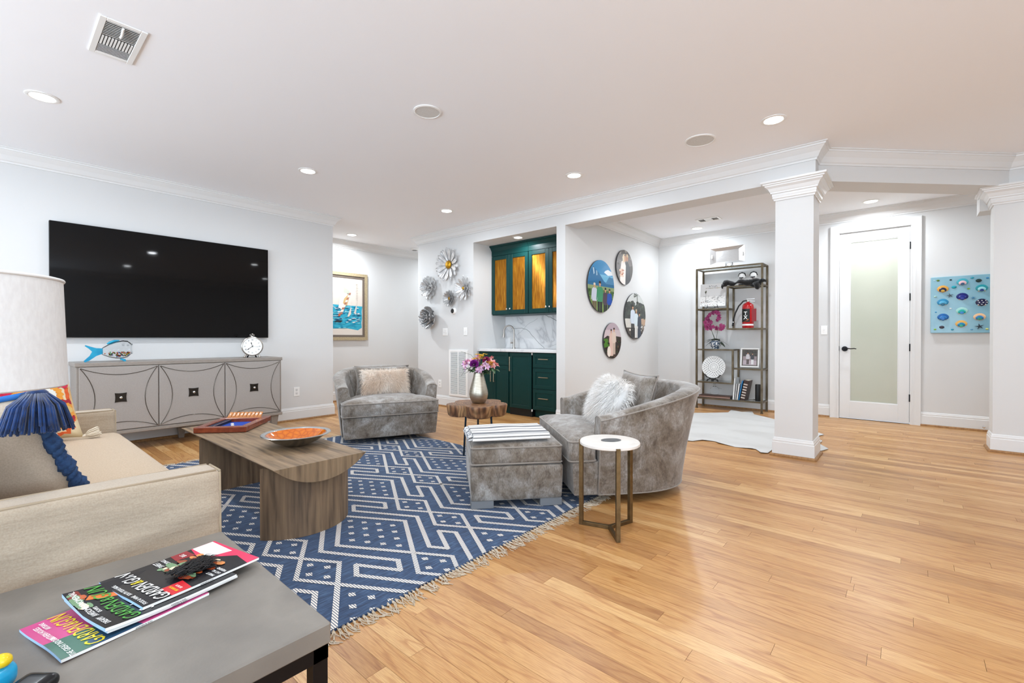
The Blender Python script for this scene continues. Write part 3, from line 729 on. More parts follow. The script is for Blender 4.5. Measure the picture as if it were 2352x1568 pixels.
b.obj('toe_grille', mat('black_grille', '#1a1a1c', r=.5), fg)
for z in (.09, .845): B().box(.198, .206, .0, .02, z-.015, z+.015).obj('hinge_cover', PLAST, fg)
dw = thing('drawer_base_cabinet', 'dark green three-drawer base cabinet at the right of the bar', 'cabinet', (-3.54, FY, 0))
B().box(-.23, .235, .02, .58, .10, .865).obj('carcass', GREEN, dw); B().box(-.23, .235, .07, .09, .0, .10).obj('toe_kick', GREEN, dw)
for z0, z1 in ((.665, .852), (.388, .655), (.110, .378)):
    d = shaker(B(), -.22, .155, z0, z1, .02).obj('drawer', GREEN, dw); pull(-.032, .002, (z0+z1)/2+.02, .155, False, d)
B().box(.158, .23, .002, .02, .105, .86).obj('filler', GREEN, dw)
MARB = None
def marble():
    mt, nt, p = new_mat('white_marble'); co = coords(nt, 'Object')
    n1 = N(nt, 'ShaderNodeTexNoise', Scale=1.6, Detail=6, Distortion=.6); nt.links.new(co, n1.inputs['Vector'])
    sub = N(nt, 'ShaderNodeMath', operation='SUBTRACT'); sub.inputs[1].default_value = .5; nt.links.new(n1.outputs[0], sub.inputs[0])
    ab = N(nt, 'ShaderNodeMath', operation='ABSOLUTE'); nt.links.new(sub.outputs[0], ab.inputs[0])
    c = ramp(nt, ab.outputs[0], [(0, C('#b9babc')), (.010, C('#d0d0d1')), (.04, C('#dfdfdf')), (.2, C('#e4e4e3'))])
    nt.links.new(c, p.inputs['Base Color']); p.inputs['Roughness'].default_value = .2; return mt
MARB = marble()
ct = thing('bar_countertop', 'white stone countertop over the green bar cabinets', 'countertop', (-4.04, 4.72, .865))
B().box(-.738, .738, 0, .638, 0, .035, .003).obj('slab', MARB, ct)
bs_ = thing('stone_backsplash', 'white stone backsplash with dark veins behind the bar faucet', 'backsplash', (-4.04, 5.36, .901))
B().box(-.738, .738, -.018, -.0005, 0, .489).obj('slab', MARB, bs_)
VEIN = mat('dark_vein', '#3f4043', r=.3)
vb = B(); rg = random.Random(9)
def vein(pts, wv):
    out = []
    for a, c in zip(pts, pts[1:]):
        for q in range(6): t = q/6; out.append((a[0]+(c[0]-a[0])*t+rg.uniform(-.006, .006), -.0185, a[1]+(c[1]-a[1])*t+rg.uniform(-.006, .006)))
    out.append((pts[-1][0], -.0185, pts[-1][1])); vb.tube(out, wv, 4)
vein([(-.62, .30), (-.40, .31), (-.28, .27), (-.12, .12), (.02, .01)], .0022); vein([(.05, .49), (.22, .42), (.33, .30), (.5, .18)], .003); vein([(-.5, .2), (-.30, .35), (-.1, .45)], .0009); vein([(.1, .02), (.3, .10), (.6, .24)], .0010)
vb.obj('vein', VEIN, bs_)
fc = thing('bar_faucet', 'brushed nickel gooseneck faucet on the bar countertop', 'faucet', (-4.50, 5.22, .9))
b = B().cyl((0, 0, 0), (0, 0, .012), .026, seg=20).cyl((0, 0, .012), (0, 0, .14), .017, seg=16)
b.tube([(0, 0, .12), (0, 0, .26)]+[(-.075+.075*math.cos(a)*1, -.03*(1-math.cos(a)), .26+.085*math.sin(a)) for a in [PI*i/10 for i in range(11)]]+[(-.152, -.06, .22)], .0115, 12)
b.obj('body', NICKEL, fc, smooth=40)
B().cyl((-.150, -.060, .235), (-.158, -.062, .165), .014, .018, 14).obj('spray_head', NICKEL, fc, smooth=40)
B().cyl((-.015, 0, .085), (-.055, -.01, .085), .012, seg=12).cyl((-.05, -.01, .085), (-.058, -.012, .165), .005, .004, 8).obj('lever', NICKEL, fc, smooth=40)

def cane():
    mt, nt, p = new_mat('woven_brass_mesh'); co = coords(nt, 'Object')
    w1 = N(nt, 'ShaderNodeTexWave', Scale=62, Distortion=.6, bands_direction='X'); w1.inputs['Detail'].default_value = 1
    w2 = N(nt, 'ShaderNodeTexWave', Scale=62, Distortion=.6, bands_direction='Z'); w2.inputs['Detail'].default_value = 1
    for q in (w1, w2): nt.links.new(co, q.inputs['Vector'])
    mx = N(nt, 'ShaderNodeMath', operation='MAXIMUM'); nt.links.new(w1.outputs['Fac'], mx.inputs[0]); nt.links.new(w2.outputs['Fac'], mx.inputs[1])
    nz = N(nt, 'ShaderNodeTexNoise', Scale=9, Detail=5); nt.links.new(coords(nt, 'Object', (6, 1, .6)), nz.inputs['Vector'])
    c = ramp(nt, nz.outputs[0], [(.3, C('#8a5410')), (.55, C('#b87818')), (.75, C('#dca93c'))])
    dk = N(nt, 'ShaderNodeMixRGB', blend_type='MULTIPLY'); nt.links.new(ramp(nt, mx.outputs[0], [(.3, (.22, .16, .08, 1)), (.62, (1, 1, 1, 1))]), dk.inputs[2]); nt.links.new(c, dk.inputs[1]); dk.inputs[0].default_value = 1
    nt.links.new(dk.outputs[0], p.inputs['Base Color']); p.inputs['Roughness'].default_value = .32; p.inputs['Metallic'].default_value = .75
    b = N(nt, 'ShaderNodeBump', Strength=.6, Distance=.003); nt.links.new(mx.outputs[0], b.inputs['Height']); nt.links.new(b.outputs[0], p.inputs['Normal'])
    return mt
CANE = cane()
UY = 5.02
def upper(x0, x1, label):
    xc = (x0+x1)/2; h = (x1-x0)/2
    t = thing('upper_bar_cabinet', label, 'cabinet', (xc, UY, 1.40), group='upper bar cabinets')
    B().box(-h, h, .02, .338, 0, .96).obj('carcass', GREEN, t)
    B().box(-h, h, .002, .02, .89, .96).obj('top_rail', GREEN, t)
    for s, (a, c) in enumerate(((-h+.004, -.002), (.002, h-.004))):
        d = B(); st = .058
        d.box(a, a+st, 0, .02, .012, .885, .002).box(c-st, c, 0, .02, .012, .885, .002).box(a+st, c-st, 0, .02, .012, .012+st, .002).box(a+st, c-st, 0, .02, .885-st, .885, .002)
        d = d.obj('door', GREEN, t)
        B().box(a+st, c-st, .010, .014, .012+st, .885-st).obj('mesh_panel', CANE, d)
        kx = c-.028 if s == 0 else a+.028
        B().cyl((kx, 0, .085), (kx, -.016, .085), .006).ell((kx, -.024, .085), (.014, .012, .014), 14, 8).obj('knob', CHROME, d, smooth=50)
    cp = [(0, .0), (.004, .005), (.010, .02), (.018, .03), (.030, .052), (.05, .062), (.055, .078), (0, .078)]
    b = B(); v = []
    for o, z in cp: v += [(-h, .002-o, .96+z), (h, .002-o, .96+z)]
    b.add(v, [(2*i, 2*i+1, 2*i+3, 2*i+2) for i in range(len(cp)-1)]).box(-h, h, .002, .338, .96, 1.038)
    b.add([(-h, .002-o, .96+z) for o, z in cp], [tuple(range(len(cp)))]).obj('cabinet_crown', GREEN, t)
    return t
upper(-4.775, -4.062, 'upper green bar cabinet with brass mesh doors, beside the metal flowers')
upper(-4.058, -3.345, 'upper green bar cabinet with brass mesh doors, next to the photo wall')
tag(B().box(-3.345, -3.302, 5.022, 5.36, 1.40, 2.438).obj('cabinet_filler', GREEN), 'narrow green filler strip right of the upper bar cabinets', 'filler')

# ================================================================== rug
RX0, RX1, RY0, RY1, RZ = -4.585, -1.545, .59, 3.035, .008
def rug_mat():
    mt, nt, p = new_mat('blue_flatweave'); 
    n = N(nt, 'ShaderNodeTexNoise', Scale=14, Detail=4); nt.links.new(coords(nt, 'World', (9, 1, 1)), n.inputs['Vector'])
    n2 = N(nt, 'ShaderNodeTexNoise', Scale=120, Detail=2); nt.links.new(coords(nt, 'World', (.25, 1, 1)), n2.inputs['Vector'])
    c = ramp(nt, n.outputs[0], [(.25, C('#1a2840')), (.5, C('#2a4161')), (.75, C('#46607f'))])
    nt.links.new(c, p.inputs['Base Color']); p.inputs['Roughness'].default_value = .95; p.inputs['Sheen Weight'].default_value = .1
    b = N(nt, 'ShaderNodeBump', Strength=.5, Distance=.004); nt.links.new(n2.outputs[0], b.inputs['Height']); nt.links.new(b.outputs[0], p.inputs['Normal'])
    return mt
def yarn_mat():
    mt, nt, p = new_mat('ivory_ladder_yarn')
    w1 = N(nt, 'ShaderNodeTexWave', Scale=34, Distortion=.8, bands_direction='Y'); nt.links.new(coords(nt, 'World', (.6, 1, 1)), w1.inputs['Vector'])
    c = ramp(nt, w1.outputs['Fac'], [(.22, C('#5a6678')), (.40, C('#d3cbbf')), (.8, C('#e6dfd5'))])
    nt.links.new(c, p.inputs['Base Color']); p.inputs['Roughness'].default_value = .95; return mt
rug = thing('area_rug', 'blue flatweave rug with ivory diamond pattern and fringe under the coffee table', 'rug', (0, 0, 0))
b = B(); nx, ny = 40, 32; v = []
for i in range(nx+1):
    for j in range(ny+1):
        x = RX0+(RX1-RX0)*i/nx; y = RY0+(RY1-RY0)*j/ny
        if i in (0, nx): x += .006*math.sin(j*1.3)+.004*math.sin(j*3.1)
        v.append((x, y, RZ))
b.add(v, [(i*(ny+1)+j, (i+1)*(ny+1)+j, (i+1)*(ny+1)+j+1, i*(ny+1)+j+1) for i in range(nx) for j in range(ny)])
rim = [i*(ny+1) for i in range(nx+1)]+[nx*(ny+1)+j for j in range(1, ny+1)]+[i*(ny+1)+ny for i in range(nx-1, -1, -1)]+[j for j in range(ny-1, 0, -1)]
k0 = len(b.V); b.V += [(b.V[i][0], b.V[i][1], .0005) for i in rim]; m = len(rim)
for i in range(m): b.F.append((rim[i], k0+i, k0+(i+1) % m, rim[(i+1) % m])); b.I.append(0)
b.obj('weave', rug_mat(), rug)
pb = B(); RC = rect_clip(RX0+.012, RX1-.006, RY0+.008, RY1-.008); ZP = RZ+.0012
def stroke(pts, wv=.024):
    for (x0, y0), (x1, y1) in zip(pts, pts[1:]):
        d = Vector((x1-x0, y1-y0)).normalized(); n = Vector((-d.y, d.x))*wv/2; e = d*wv*.35
        q = clip([(x0-e.x+n.x, y0-e.y+n.y), (x1+e.x+n.x, y1+e.y+n.y), (x1+e.x-n.x, y1+e.y-n.y), (x0-e.x-n.x, y0-e.y-n.y)], RC)
        if len(q) > 2: pb.poly([(x, y, ZP+.00004*(len(pb.F) % 19)) for x, y in q])
def dots(cx, cy, n, du, dv):
    for i in range(n):
        for j in range(n):
            a = i-(n-1)/2; c = j-(n-1)/2; x = cx+(a+c)*du; y = cy+(a-c)*dv; s = .021
            q = clip([(x-s, y-.006), (x-.005, y+.016), (x+s, y+.006), (x+.005, y-.016)], RC)
            if len(q) > 2: pb.poly([(p[0], p[1], ZP) for p in q])
CX, CY, PU, PV = -.62+RX1, .762+RY0, 1.39, .385
for j in range(-4, 7):
    for i in range(-4, 5):
        cx = CX+i*PU+(j % 2)*PU/2; cy = CY+j*PV
        if not (RX0-1 < cx < RX1+1 and RY0-.6 < cy < RY1+.6): continue
        stroke([(cx-.352, cy), (cx, cy+.205), (cx+.352, cy), (cx, cy-.205), (cx-.352, cy)])
        dots(cx, cy, 4, .0785, .041)
        for s in (1, 2):
            sx = cx+.352+(.1715 if s == 1 else .5145)
            stroke([(sx-.1715, cy), (sx, cy+.10), (sx+.1715, cy), (sx, cy-.10), (sx-.1715, cy)], .022); dots(sx, cy, 2, .080, .042)
        for sx in (-1, 1):
            stroke([(cx, cy+.29), (cx+sx*.36, cy+.093), (cx+sx*.445, cy+.140), (cx+sx*.25, cy+.245), (cx+sx*.335, cy+.292), (cx+sx*.695, cy+.095)])
pb.obj('woven_pattern', yarn_mat(), rug, kind='stuff', fixn=False)
fb = B(); rg = random.Random(2)
for X, sg in ((RX1, 1), (RX0, -1)):
    y = RY0+.004
    while y < RY1:
        L = rg.uniform(.05, .085); sw = rg.uniform(-.03, .03)
        for q in range(4):
            pts = []
            o = rg.uniform(-.004, .004); s2 = sw+rg.uniform(-.02, .02); ll = L*rg.uniform(.75, 1.1)
            for k in range(5):
                t = k/4; pts.append((X+sg*(ll*t), y+o*(1+1.5*t)+s2*t*t+.008*math.sin(t*6+q)*t, .007-.005*t+.004*abs(math.sin(t*7+q))*(1-t)))
            fb.tube(pts, .0016, 4)
        fb.ell((X+sg*.010, y, .006), (.007, .006, .005), 6, 4)
        y += rg.uniform(.017, .024)
fb.obj('fringe', mat('ivory_fringe', '#cbbda9', r=.9, c2='#b8a78f', ns=60), rug, kind='stuff', smooth=180)

# ================================================================== sofa
so = thing('linen_sofa', 'beige linen slipcovered sofa with low track arms', 'sofa', (-2.86, .05, 0))
def wob(p):
    k = max(0, min(1, (.56-p.z)/.1))
    return Vector((p.x+k*(.004*math.sin(p.z*30+p.y*9+2*math.sin(p.y*4))+.003*math.sin(p.z*55-p.y*13)), p.y, p.z+.002*math.sin(p.y*11+p.x*6)))
for x0, x1 in ((.93, 1.06), (-1.06, -.93)):
    a = B().soft(x0, x1, -.47, .48, .03, .60, .022, 44, fn=wob).obj('arm', LINEN, so, smooth=180)
    e = B()
    for xx in (x0+.012, x1-.012):
        e.tube([wob(Vector((xx, -.45, .596))), wob(Vector((xx, 0, .598))), wob(Vector((xx, .466, .597)))], .0045, 6)
        e.tube([wob(Vector((xx, .477, .59))), wob(Vector((xx, .479, .3))), wob(Vector((xx, .478, .05)))], .0045, 6)
    e.tube([(x0+.01, .477, .592), (x1-.01, .477, .592)], .0045, 6)
    e.obj('piping', LINEN_D, a, smooth=180)
B().soft(-.93, .93, -.42, .46, .05, .30, .02, 6).obj('seat_deck', LINEN, so, smooth=180)
B().soft(-1.06, 1.06, -.47, -.30, .05, .74, .04, 8).obj('back', LINEN, so, smooth=180)
B().soft(-.925, .925, -.28, .50, .30, .465, .045, 14, crown=.025).obj('seat_cushion', mat('beige_linen_seat', '#b39c80', r=.9, c2='#c2ad92', ns=180, bs=5, bump=.15, bst=(.6, 3, 1), sheen=.2), so, smooth=180)
for x in (-.62, 0, .62): B().soft(x-.30, x+.30, -.30, -.12, .46, .80, .06, 8).obj('back_cushion', LINEN, so, smooth=180)
for x, y in ((-1.0, -.4), (1.0, -.4), (-1.0, .4), (1.0, .4)): B().cyl((x, y, .04), (x, y, 0), .03, .02).obj('foot', mat('dark_wood_foot', '#3a2a1d', r=.5), so)

def tassel(parent, M, L, spread, mt, n=60, name='tassel', thick=.003, seed=1):
    rg = random.Random(seed); b = B(M); b.ell((0, 0, -.012), (spread*.32, spread*.32, .02), 12, 8)
    for i in range(n):
        a = rg.uniform(0, 2*PI); r = spread*math.sqrt(rg.random()); l = L*rg.uniform(.85, 1.05)
        p0 = (math.cos(a)*r*.3, math.sin(a)*r*.3, -.01); p1 = (math.cos(a)*r*.75, math.sin(a)*r*.75, -l*.4); p2 = (math.cos(a)*r, math.sin(a)*r, -l)
        b.tube([p0, p1, p2], thick, 5)
    return b.obj(name, mt, parent, smooth=180)
BLUET = mat('indigo_yarn', '#0f3a75', r=.85, c2='#0a2248', ns=40, sheen=.3)
# pillow in the near corner of the sofa
px_, pz_ = Vector((.64, .757, .126)).normalized(), Vector((.253, -.359, .897)).normalized()
pm = frame((-2.279, -.019, .64), px_, pz_.cross(px_), pz_)
pw = thing('tassel_pillow', 'beige linen pillow with braided indigo trim and big blue tassel', 'pillow', (0, 0, 0))
PILC = mat('pillow_linen', '#b0a08e', r=.9, c2='#bdad9b', ns=220, bs=5, bump=.15, sheen=.2)
B().pillow(.50, .47, .20, 16, .05, pm, .03).obj('cushion', PILC, pw, smooth=180)
b = B()
for k in range(2):
    pts = []
    for i in range(40):
        t = i/39; x = .25*(1-.05*(1-(2*t-1)**2)); z = .235-.47*t
        p = pm @ Vector((x+.006*math.sin(t*60+k*PI), -.012+.010*math.cos(t*60+k*PI), z)); pts.append(p)
    b.tube(pts, [.016+.004*math.sin(i*.9) for i in range(40)], 8)
b.obj('braided_trim', mat('blue_braid', '#2b4a74', r=.85, c2='#1d3559', ns=70, bs=80, bump=.6), pw, smooth=180)
b = B()
for q in (-1,):
    pts = [pm @ Vector((.25-.5*i/12, -.006, .235*(1-.05*(1-(1-2*i/12)**2)))) for i in range(13)]
    b.tube(pts, .010, 6)
b.obj('top_cord', mat('blue_cord', '#1c61a8', r=.8), pw, smooth=180)
tp = pm @ Vector((.245, .02, .235))
tassel(pw, Matrix.Translation(tp+Vector((.045, .005, .0))) @ Matrix.Rotation(R(-6), 4, 'Y'), .125, .085, BLUET, 230, thick=.0035, seed=4)
# floral pillow at the far end
FL = [mat('embroid_'+h, '#'+h, r=.9, bs=160, bump=.5, bst=(1, 1, 4), sheen=.2) for h in ('e2622a', 'd6234a', 'f0eee6', 'f2a33c', 'e8c77a', 'b3202f')]
pm2 = frame((-3.62, .075, .722), (.10, .995, 0), (-.93, .09, -.30), (-.28, -.12, .95))
pf = thing('floral_pillow', 'orange and pink embroidered floral pillow with cream tassel', 'pillow', (0, 0, 0))
B().pillow(.50, .48, .17, 16, .06, pm2).obj('cushion', mat('cream_ground', '#ead9b4', r=.9, c2='#f0b25a', ns=6, rng=(.45, .55)), pf, smooth=180)
b = B(); rg = random.Random(8)
def on_pillow(u, q, lift=.002):
    th = max(0, (1-u*u)*(1-q*q))**.42
    return pm2 @ Vector((u*.25*(1-.06*(1-q*q)), -.085*th-lift, q*.24*(1-.06*(1-u*u))))
blooms = [(.35, .5, .42, 1, 2), (.62, .02, .40, 0, 2), (-.25, .1, .5, 3, 1), (.55, -.6, .42, 0, 2), (-.1, -.6, .4, 1, 3), (-.6, .6, .4, 0, 2), (-.62, -.45, .4, 3, 2), (.05, .85, .3, 0, 3), (.85, .45, .3, 1, 0), (.88, -.35, .26, 5, 4)]
for cu, cq, r, c1, c2 in blooms:
    n = 14
    for rr, cm, lf in ((r, c1, .002), (r*.66, (c1+3) % 5, .003), (r*.36, c2, .0045)):
        ring_ = []
        for i in range(n*2):
            a = 2*PI*i/(n*2); q = rr*(1 if i % 2 == 0 else .86); u = max(-.97, min(.97, cu+q*math.cos(a))); w_ = max(-.97, min(.97, cq+q*math.sin(a))); ring_.append(on_pillow(u, w_, lf))
        b.use(FL[cm]); cpt = on_pillow(max(-.97, min(.97, cu)), cq, lf); b.add([tuple(cpt)]+[tuple(p) for p in ring_], [(0, 1+i, 1+(i+1) % len(ring_)) for i in range(len(ring_))])
b.obj('embroidery', None, pf, fixn=False)
tassel(pf, Matrix.Translation(pm2 @ Vector((.25, 0, -.235))) @ Matrix.Rotation(R(105), 4, 'X') @ Matrix.Rotation(R(0), 4, 'Y'), .07, .03, mat('cream_yarn', '#e6d9c4', r=.9), 45, thick=.0028, seed=3)

# ================================================================== end table, magazines, lamp
CONC = mat('grey_concrete', '#6f6962', r=.5, c2='#7f786f', c3='#6a645d', ns=3, nd=8, rng=(.35, .7), bs=120, bump=.04)
et = thing('concrete_end_table', 'square end table with grey concrete top and black metal frame', 'table', (-1.335, .135, 0))
B().box(-.365, .365, -.365, .365, .372, .42, .004).obj('tabletop', CONC, et)
fr = B()
for x0, x1, y0, y1 in ((-.36, .36, .327, .36), (-.36, .36, -.36, -.327), (-.36, -.327, -.36, .36), (.327, .36, -.36, .36)): fr.box(x0, x1, y0, y1, .340, .371)
fr.obj('apron', BLACKM, et)
for x in (-.343, .343):
    for y in (-.343, .343): B().box(x-.0165, x+.0165, y-.0165, y+.0165, 0, .345, .001).obj('leg', BLACKM, et)
GW = ink('f2f1ec', .3)
PAGES = mat('magazine_pages', '#8db4d6', r=.6, c2='#aac6de', ns=200, st=(1, 1, 60))
def magazine(cx, cy, z, rz, label, cover, th, bend, lines, title_col, W=.212, L=.272):
    """local: +y is the head of the cover, spine on the left (-x); the head edge curls"""
    t = thing('magazine', label, 'magazine', (cx, cy, z), rz, group='magazines fanned out on the concrete table')
    def zf(x, y):  # x from -W/2 (spine) to W/2; y from foot to head
        return bend[0]*max(0, (y/L+.5))**3*(.4+.6*abs(x/W+.5-.5)*2)+bend[1]*max(0, (x/W+.5))**2.2*(.3+.7*(y/L+.5))+bend[2]*math.sin((x/W+.5)*PI*1.6)*max(0, y/L+.3)
    n, m = 12, 14; top = []; bot = []
    for i in range(n+1):
        for j in range(m+1):
            x = -W/2+W*i/n; y = -L/2+L*j/m; h = zf(x, y); top.append((x, y, th+h)); bot.append((x, y, .0004+h*.9))
    k = m+1
    quads = [(i*k+j, (i+1)*k+j, (i+1)*k+j+1, i*k+j+1) for i in range(n) for j in range(m)]
    b = B(); b.use(PAGES); b.add(top+bot, []); N_ = len(top)
    b.use(cover[0]); cvf = quads
    b.F += cvf; b.I += [b.cur]*len(cvf); b.F += [tuple(q+N_ for q in f[::-1]) for f in quads]; b.I += [b.cur]*len(quads)
    b.use(PAGES)
    edge = [(j, j+1) for j in range(m)]
    def side(idx, mtl):
        b.use(mtl)
        for a, c in zip(idx, idx[1:]): b.F.append((a, c, c+N_, a+N_)); b.I.append(b.cur)
    side([i*k+m for i in range(n+1)], PAGES); side([i*k for i in range(n+1)], PAGES); side([n*k+j for j in range(m+1)], PAGES); side([j for j in range(m+1)], GW)
    b.obj('pages', None, t, smooth=35)
    pr = B()
    def drape(vs): return [(x, y, th+zf(x, y)+zz) for x, y, zz in vs]
    for i, (mm, pts) in enumerate(cover[1:]):
        pts = clip(pts, rect_clip(-W/2, W/2, -L/2, L/2))
        if len(pts) < 3: continue
        # split into strips so the print follows the bent paper
        for s in range(m):
            ya, yb = -L/2+L*s/m, -L/2+L*(s+1)/m; q1 = clip(pts, [(0, -1, -ya), (0, 1, yb)])
            if len(q1) < 3: continue
            for s2 in range(n):
                xa, xb = -W/2+W*s2/n, -W/2+W*(s2+1)/n; q = clip(q1, [(-1, 0, -xa), (1, 0, xb)])
                if len(q) >= 3: pr.use(mm).poly(drape([(x, y, .0003+.00006*i) for x, y in q]))
    if pr.F: pr.obj('cover_print', None, t, fixn=False)
    tx = B()
    for body, size, x, y, mm, sh, sx in lines:
        q = B(); q.text(body, size, Matrix.Translation((x, y, 0)), sx=sx, shear=sh, thick=.0002)
        tx.use(mm).add(drape([(a, c, .0016+d) for a, c, d in q.V]), q.F)
    tx.obj('cover_lettering', None, t, fixn=False, kind='stuff')
    sp = B(); M = frame((-W/2-.0004, 0, th*.5), (0, -1, 0), (0, 0, 1), (-1, 0, 0)); sp.text('GARDEN & GUN', th*.7, M, thick=.0002); sp.obj('spine_lettering', INK, t, fixn=False)
    return t
def gg(col, amp, y=.098, size=.045): 
    return [('GARDEN', size, -.046, y-.008, col, .25, .66), ('&', size*.8, .026, y-.008, amp, .25, .7), ('GUN', size, .066, y-.008, col, .25, .66)]
CB = ink('17161a', .25); CP = ink('c84e86', .25); CRD = ink('c8242e', .3); YEL = ink('e8cf1c', .3); GRN = ink('4a9c3a', .3)
FOOD = [ink(h, .35) for h in ('b5582c', '8f3f22', 'd98a4a', '6f8f6a', 'e3d3b4', '7a2a20')]
def food(rg, cx, cy, rx, ry, n=40):
    return [(rg.choice(FOOD), circ(cx+rg.uniform(-rx, rx), cy+rg.uniform(-ry, ry), rg.uniform(.006, .02), rg.uniform(.004, .012), 7)) for _ in range(n)]
rg = random.Random(21)
TZ = .42; A1 = R(180-14)
import_dir = Vector((-.056, .239)).normalized()
# head of each cover points towards the camera (-y), spine towards +x
HA = math.atan2(-.2380, .0560)-PI/2
def mag_at(px, py): return px, py
c1 = [CP]+[(CB, circ(.0, -.02, .07, .05, 12)), (ink('3f6a5a', .3), [(-.11, .06), (-.03, .04), (-.02, .14), (-.11, .14)]), (ink('2f4f6a', .3), [(-.11, .0), (-.05, .02), (-.04, .08), (-.11, .09)])]+food(rg, .0, .03, .03, .02, 14)
l1 = gg(YEL, YEL, .085)+[('SOUTHERN HOUSES', .0135, .03, .118, GW, 0, .8), ('THE GREAT INDOORS', .0135, -.055, .118, GW, 0, .8), ('ARTISANS', .012, .07, .106, GW, 0, .8)]
magazine(-1.369, .197, TZ, HA, 'pink magazine with yellow title lying lowest on the concrete table', c1, .006, (.004, .0, .005), l1, YEL)
c2 = [CB]+[(ink('2c4a34', .3), [(-.11, -.14), (.11, -.14), (.11, -.02), (-.11, .0)])]+food(rg, .06, .125, .04, .008, 16)
magazine(-1.394, .268, TZ+.0066, HA, 'dark magazine with blue page edges directly on the pink magazine', c2, .006, (.010, .012, 0), gg(GRN, GRN, .085), GRN)
c3 = [CB]+[(ink('3a2a22', .3), circ(.0, -.02, .09, .06, 14)), (ink('d8702f', .3), [(.03, .06), (.045, .05), (.07, .10), (.055, .112)])]+food(rg, .06, .122, .035, .01, 18)
l3 = gg(GRN, GRN, .09)+[('Southern', .036, -.045, .052, GW, .3, .7), ('PHENOMENAL', .0165, .06, .122, GW, 0, .75), ('AWESOME', .0155, .0, .122, GW, 0, .75), ('DREAMY', .0155, -.062, .122, GW, 0, .75), ('ESCAPES', .010, .0, .110, GW, 0, .8)]
magazine(-1.388, .264, TZ+.0132, HA, 'dark magazine with green title in the middle of the stack', c3, .006, (.012, .016, 0), l3, GRN)
c4 = [CB, (ink('d7365c', .25), [(-.12, -.15), (.12, -.15), (.12, -.075), (.04, -.055), (-.04, -.115), (-.12, -.10)]), (ink('f4f1ee', .25), [(.0, -.125), (.105, -.13), (.105, -.075), (.02, -.07)]), (ink('8e1f2a', .3), [(.06, -.06), (.11, -.06), (.11, -.02), (.07, -.015)]),
      (CRD, [(-.106, .035), (-.055, .03), (-.055, .078), (-.106, .078)])]+food(rg, .0, -.02, .055, .05, 75)
c4 += [(ink('0b0b10', .6), [(-.06, -.05), (.02, -.062), (.03, -.03), (.01, .01), (-.02, .03), (-.05, .0)])]
l4 = gg(GW, YEL, .098)+[('SOUTH TEXAS HIDEAWAYS', .0115, .03, .126, GW, 0, .8), ('FOOD & WINE', .0115, -.068, .126, GW, 0, .8), ('SWEET', .017, .08, .02, GW, 0, .7), ('PICKINGS', .014, .08, .002, GW, 0, .7), ('BIG', .017, .083, -.04, GW, 0, .7),
      ('BOURBON', .009, -.08, .062, YEL, 0, .8), ('SECRETS', .008, -.08, .050, GW, 0, .8), ('MAKE IT', .011, -.085, -.02, GW, 0, .7), ('LAST ALL', .011, -.085, -.034, GW, 0, .7), ('WEEKEND', .011, -.085, -.048, GW, 0, .7)]
magazine(-1.426, .332, TZ+.0198, HA, 'black and pink magazine with food cover on top of the stack', c4, .006, (.004, .006, .003), l4, GW)
hb = B(); rg2 = random.Random(77); fw = thing('feather_tuft', 'dark brown fur tuft lying on the topmost magazine', 'fur tuft', (-1.405, .345, TZ+.030), R(110))
for i in range(420):
    x = rg2.uniform(-.05, .03); y = rg2.gauss(0, .012); l = rg2.uniform(.02, .045); a = rg2.uniform(-.5, .5)
    z = .004+.014*max(0, 1-(y/.03)**2)*rg2.random()
    hb.tube([(x, y, z), (x+l*.5*math.cos(a), y+l*.5*math.sin(a), z+.004), (x+l*math.cos(a), y+l*math.sin(a)*1.3, max(.001, z-.004))], [.0011, .0009, .0003], 3)
hb.obj('fur', mat('dark_fur', '#0d0b0b', r=.6, c2='#1d1716', ns=30), fw, kind='stuff')

lt = thing('table_lamp', 'table lamp with white linen drum shade at the left edge', 'lamp', (-1.606, -.066, .42))
prof = [(.187, .775), (.1975, .520)]
sh = B(); sg = 48
sh.lathe([(.1835, .775), (.187, .778), (.1905, .775), (.1985, .520), (.195, .517), (.1915, .520), (.1835, .775)], sg, cap=False)
SHADE = mat('white_linen_shade', '#d9d9d8', r=.85, c2='#d2d1d0', ns=120, st=(1, 1, .4), bs=160, bump=.06)
sh.obj('shade', SHADE, lt, smooth=40)
B().tube([(.1905*math.cos(a), .1905*math.sin(a), .773) for a in [2*PI*i/48 for i in range(48)]], .004, 6, closed=True).obj('shade_trim', TRIM, lt, smooth=180)
B().lathe([(.030, 0), (.030, .012), (.016, .02), (.012, .05), (.018, .11), (.020, .17), (.016, .25), (.010, .30), (.009, .36)], 24).obj('base', mat('white_ceramic', '#e9e7e2', r=.2), lt, smooth=50)
B().cyl((0, 0, .35), (0, 0, .72), .006).tube([(-.184, 0, .735), (0, 0, .735), (.184, 0, .735)], .003, 6).obj('stem', NICKEL, lt)
B().ell((0, 0, .60), (.03, .03, .045), 14, 10).obj('bulb', mat('bulb_glass', '#f3f0ea', r=.3), lt, smooth=60)
fgr = thing('painted_figurine', 'small turquoise and yellow figurine with black foot at the table corner', 'figurine', (-1.205, .012, .42), R(41))
B().soft(-.10, .004, -.035, .035, .0005, .052, .022, 8).obj('body', mat('turquoise_glaze', '#1d93c6', r=.15, c2='#2aa9d2', ns=12), fgr, smooth=180)
YG = mat('yellow_glaze', '#dcbc1e', r=.2)
B().ell((-.008, .008, .058), (.015, .013, .012), 12, 8).obj('yellow_knob', YG, fgr, smooth=180)
B().ell((.012, -.022, .008), (.010, .012, .0078), 12, 8).obj('yellow_foot', YG, fgr, smooth=180)
B().soft(.016, .078, -.022, .032, .0005, .026, .012, 8).obj('black_foot', mat('black_glaze', '#0e0f12', r=.2), fgr, smooth=180)

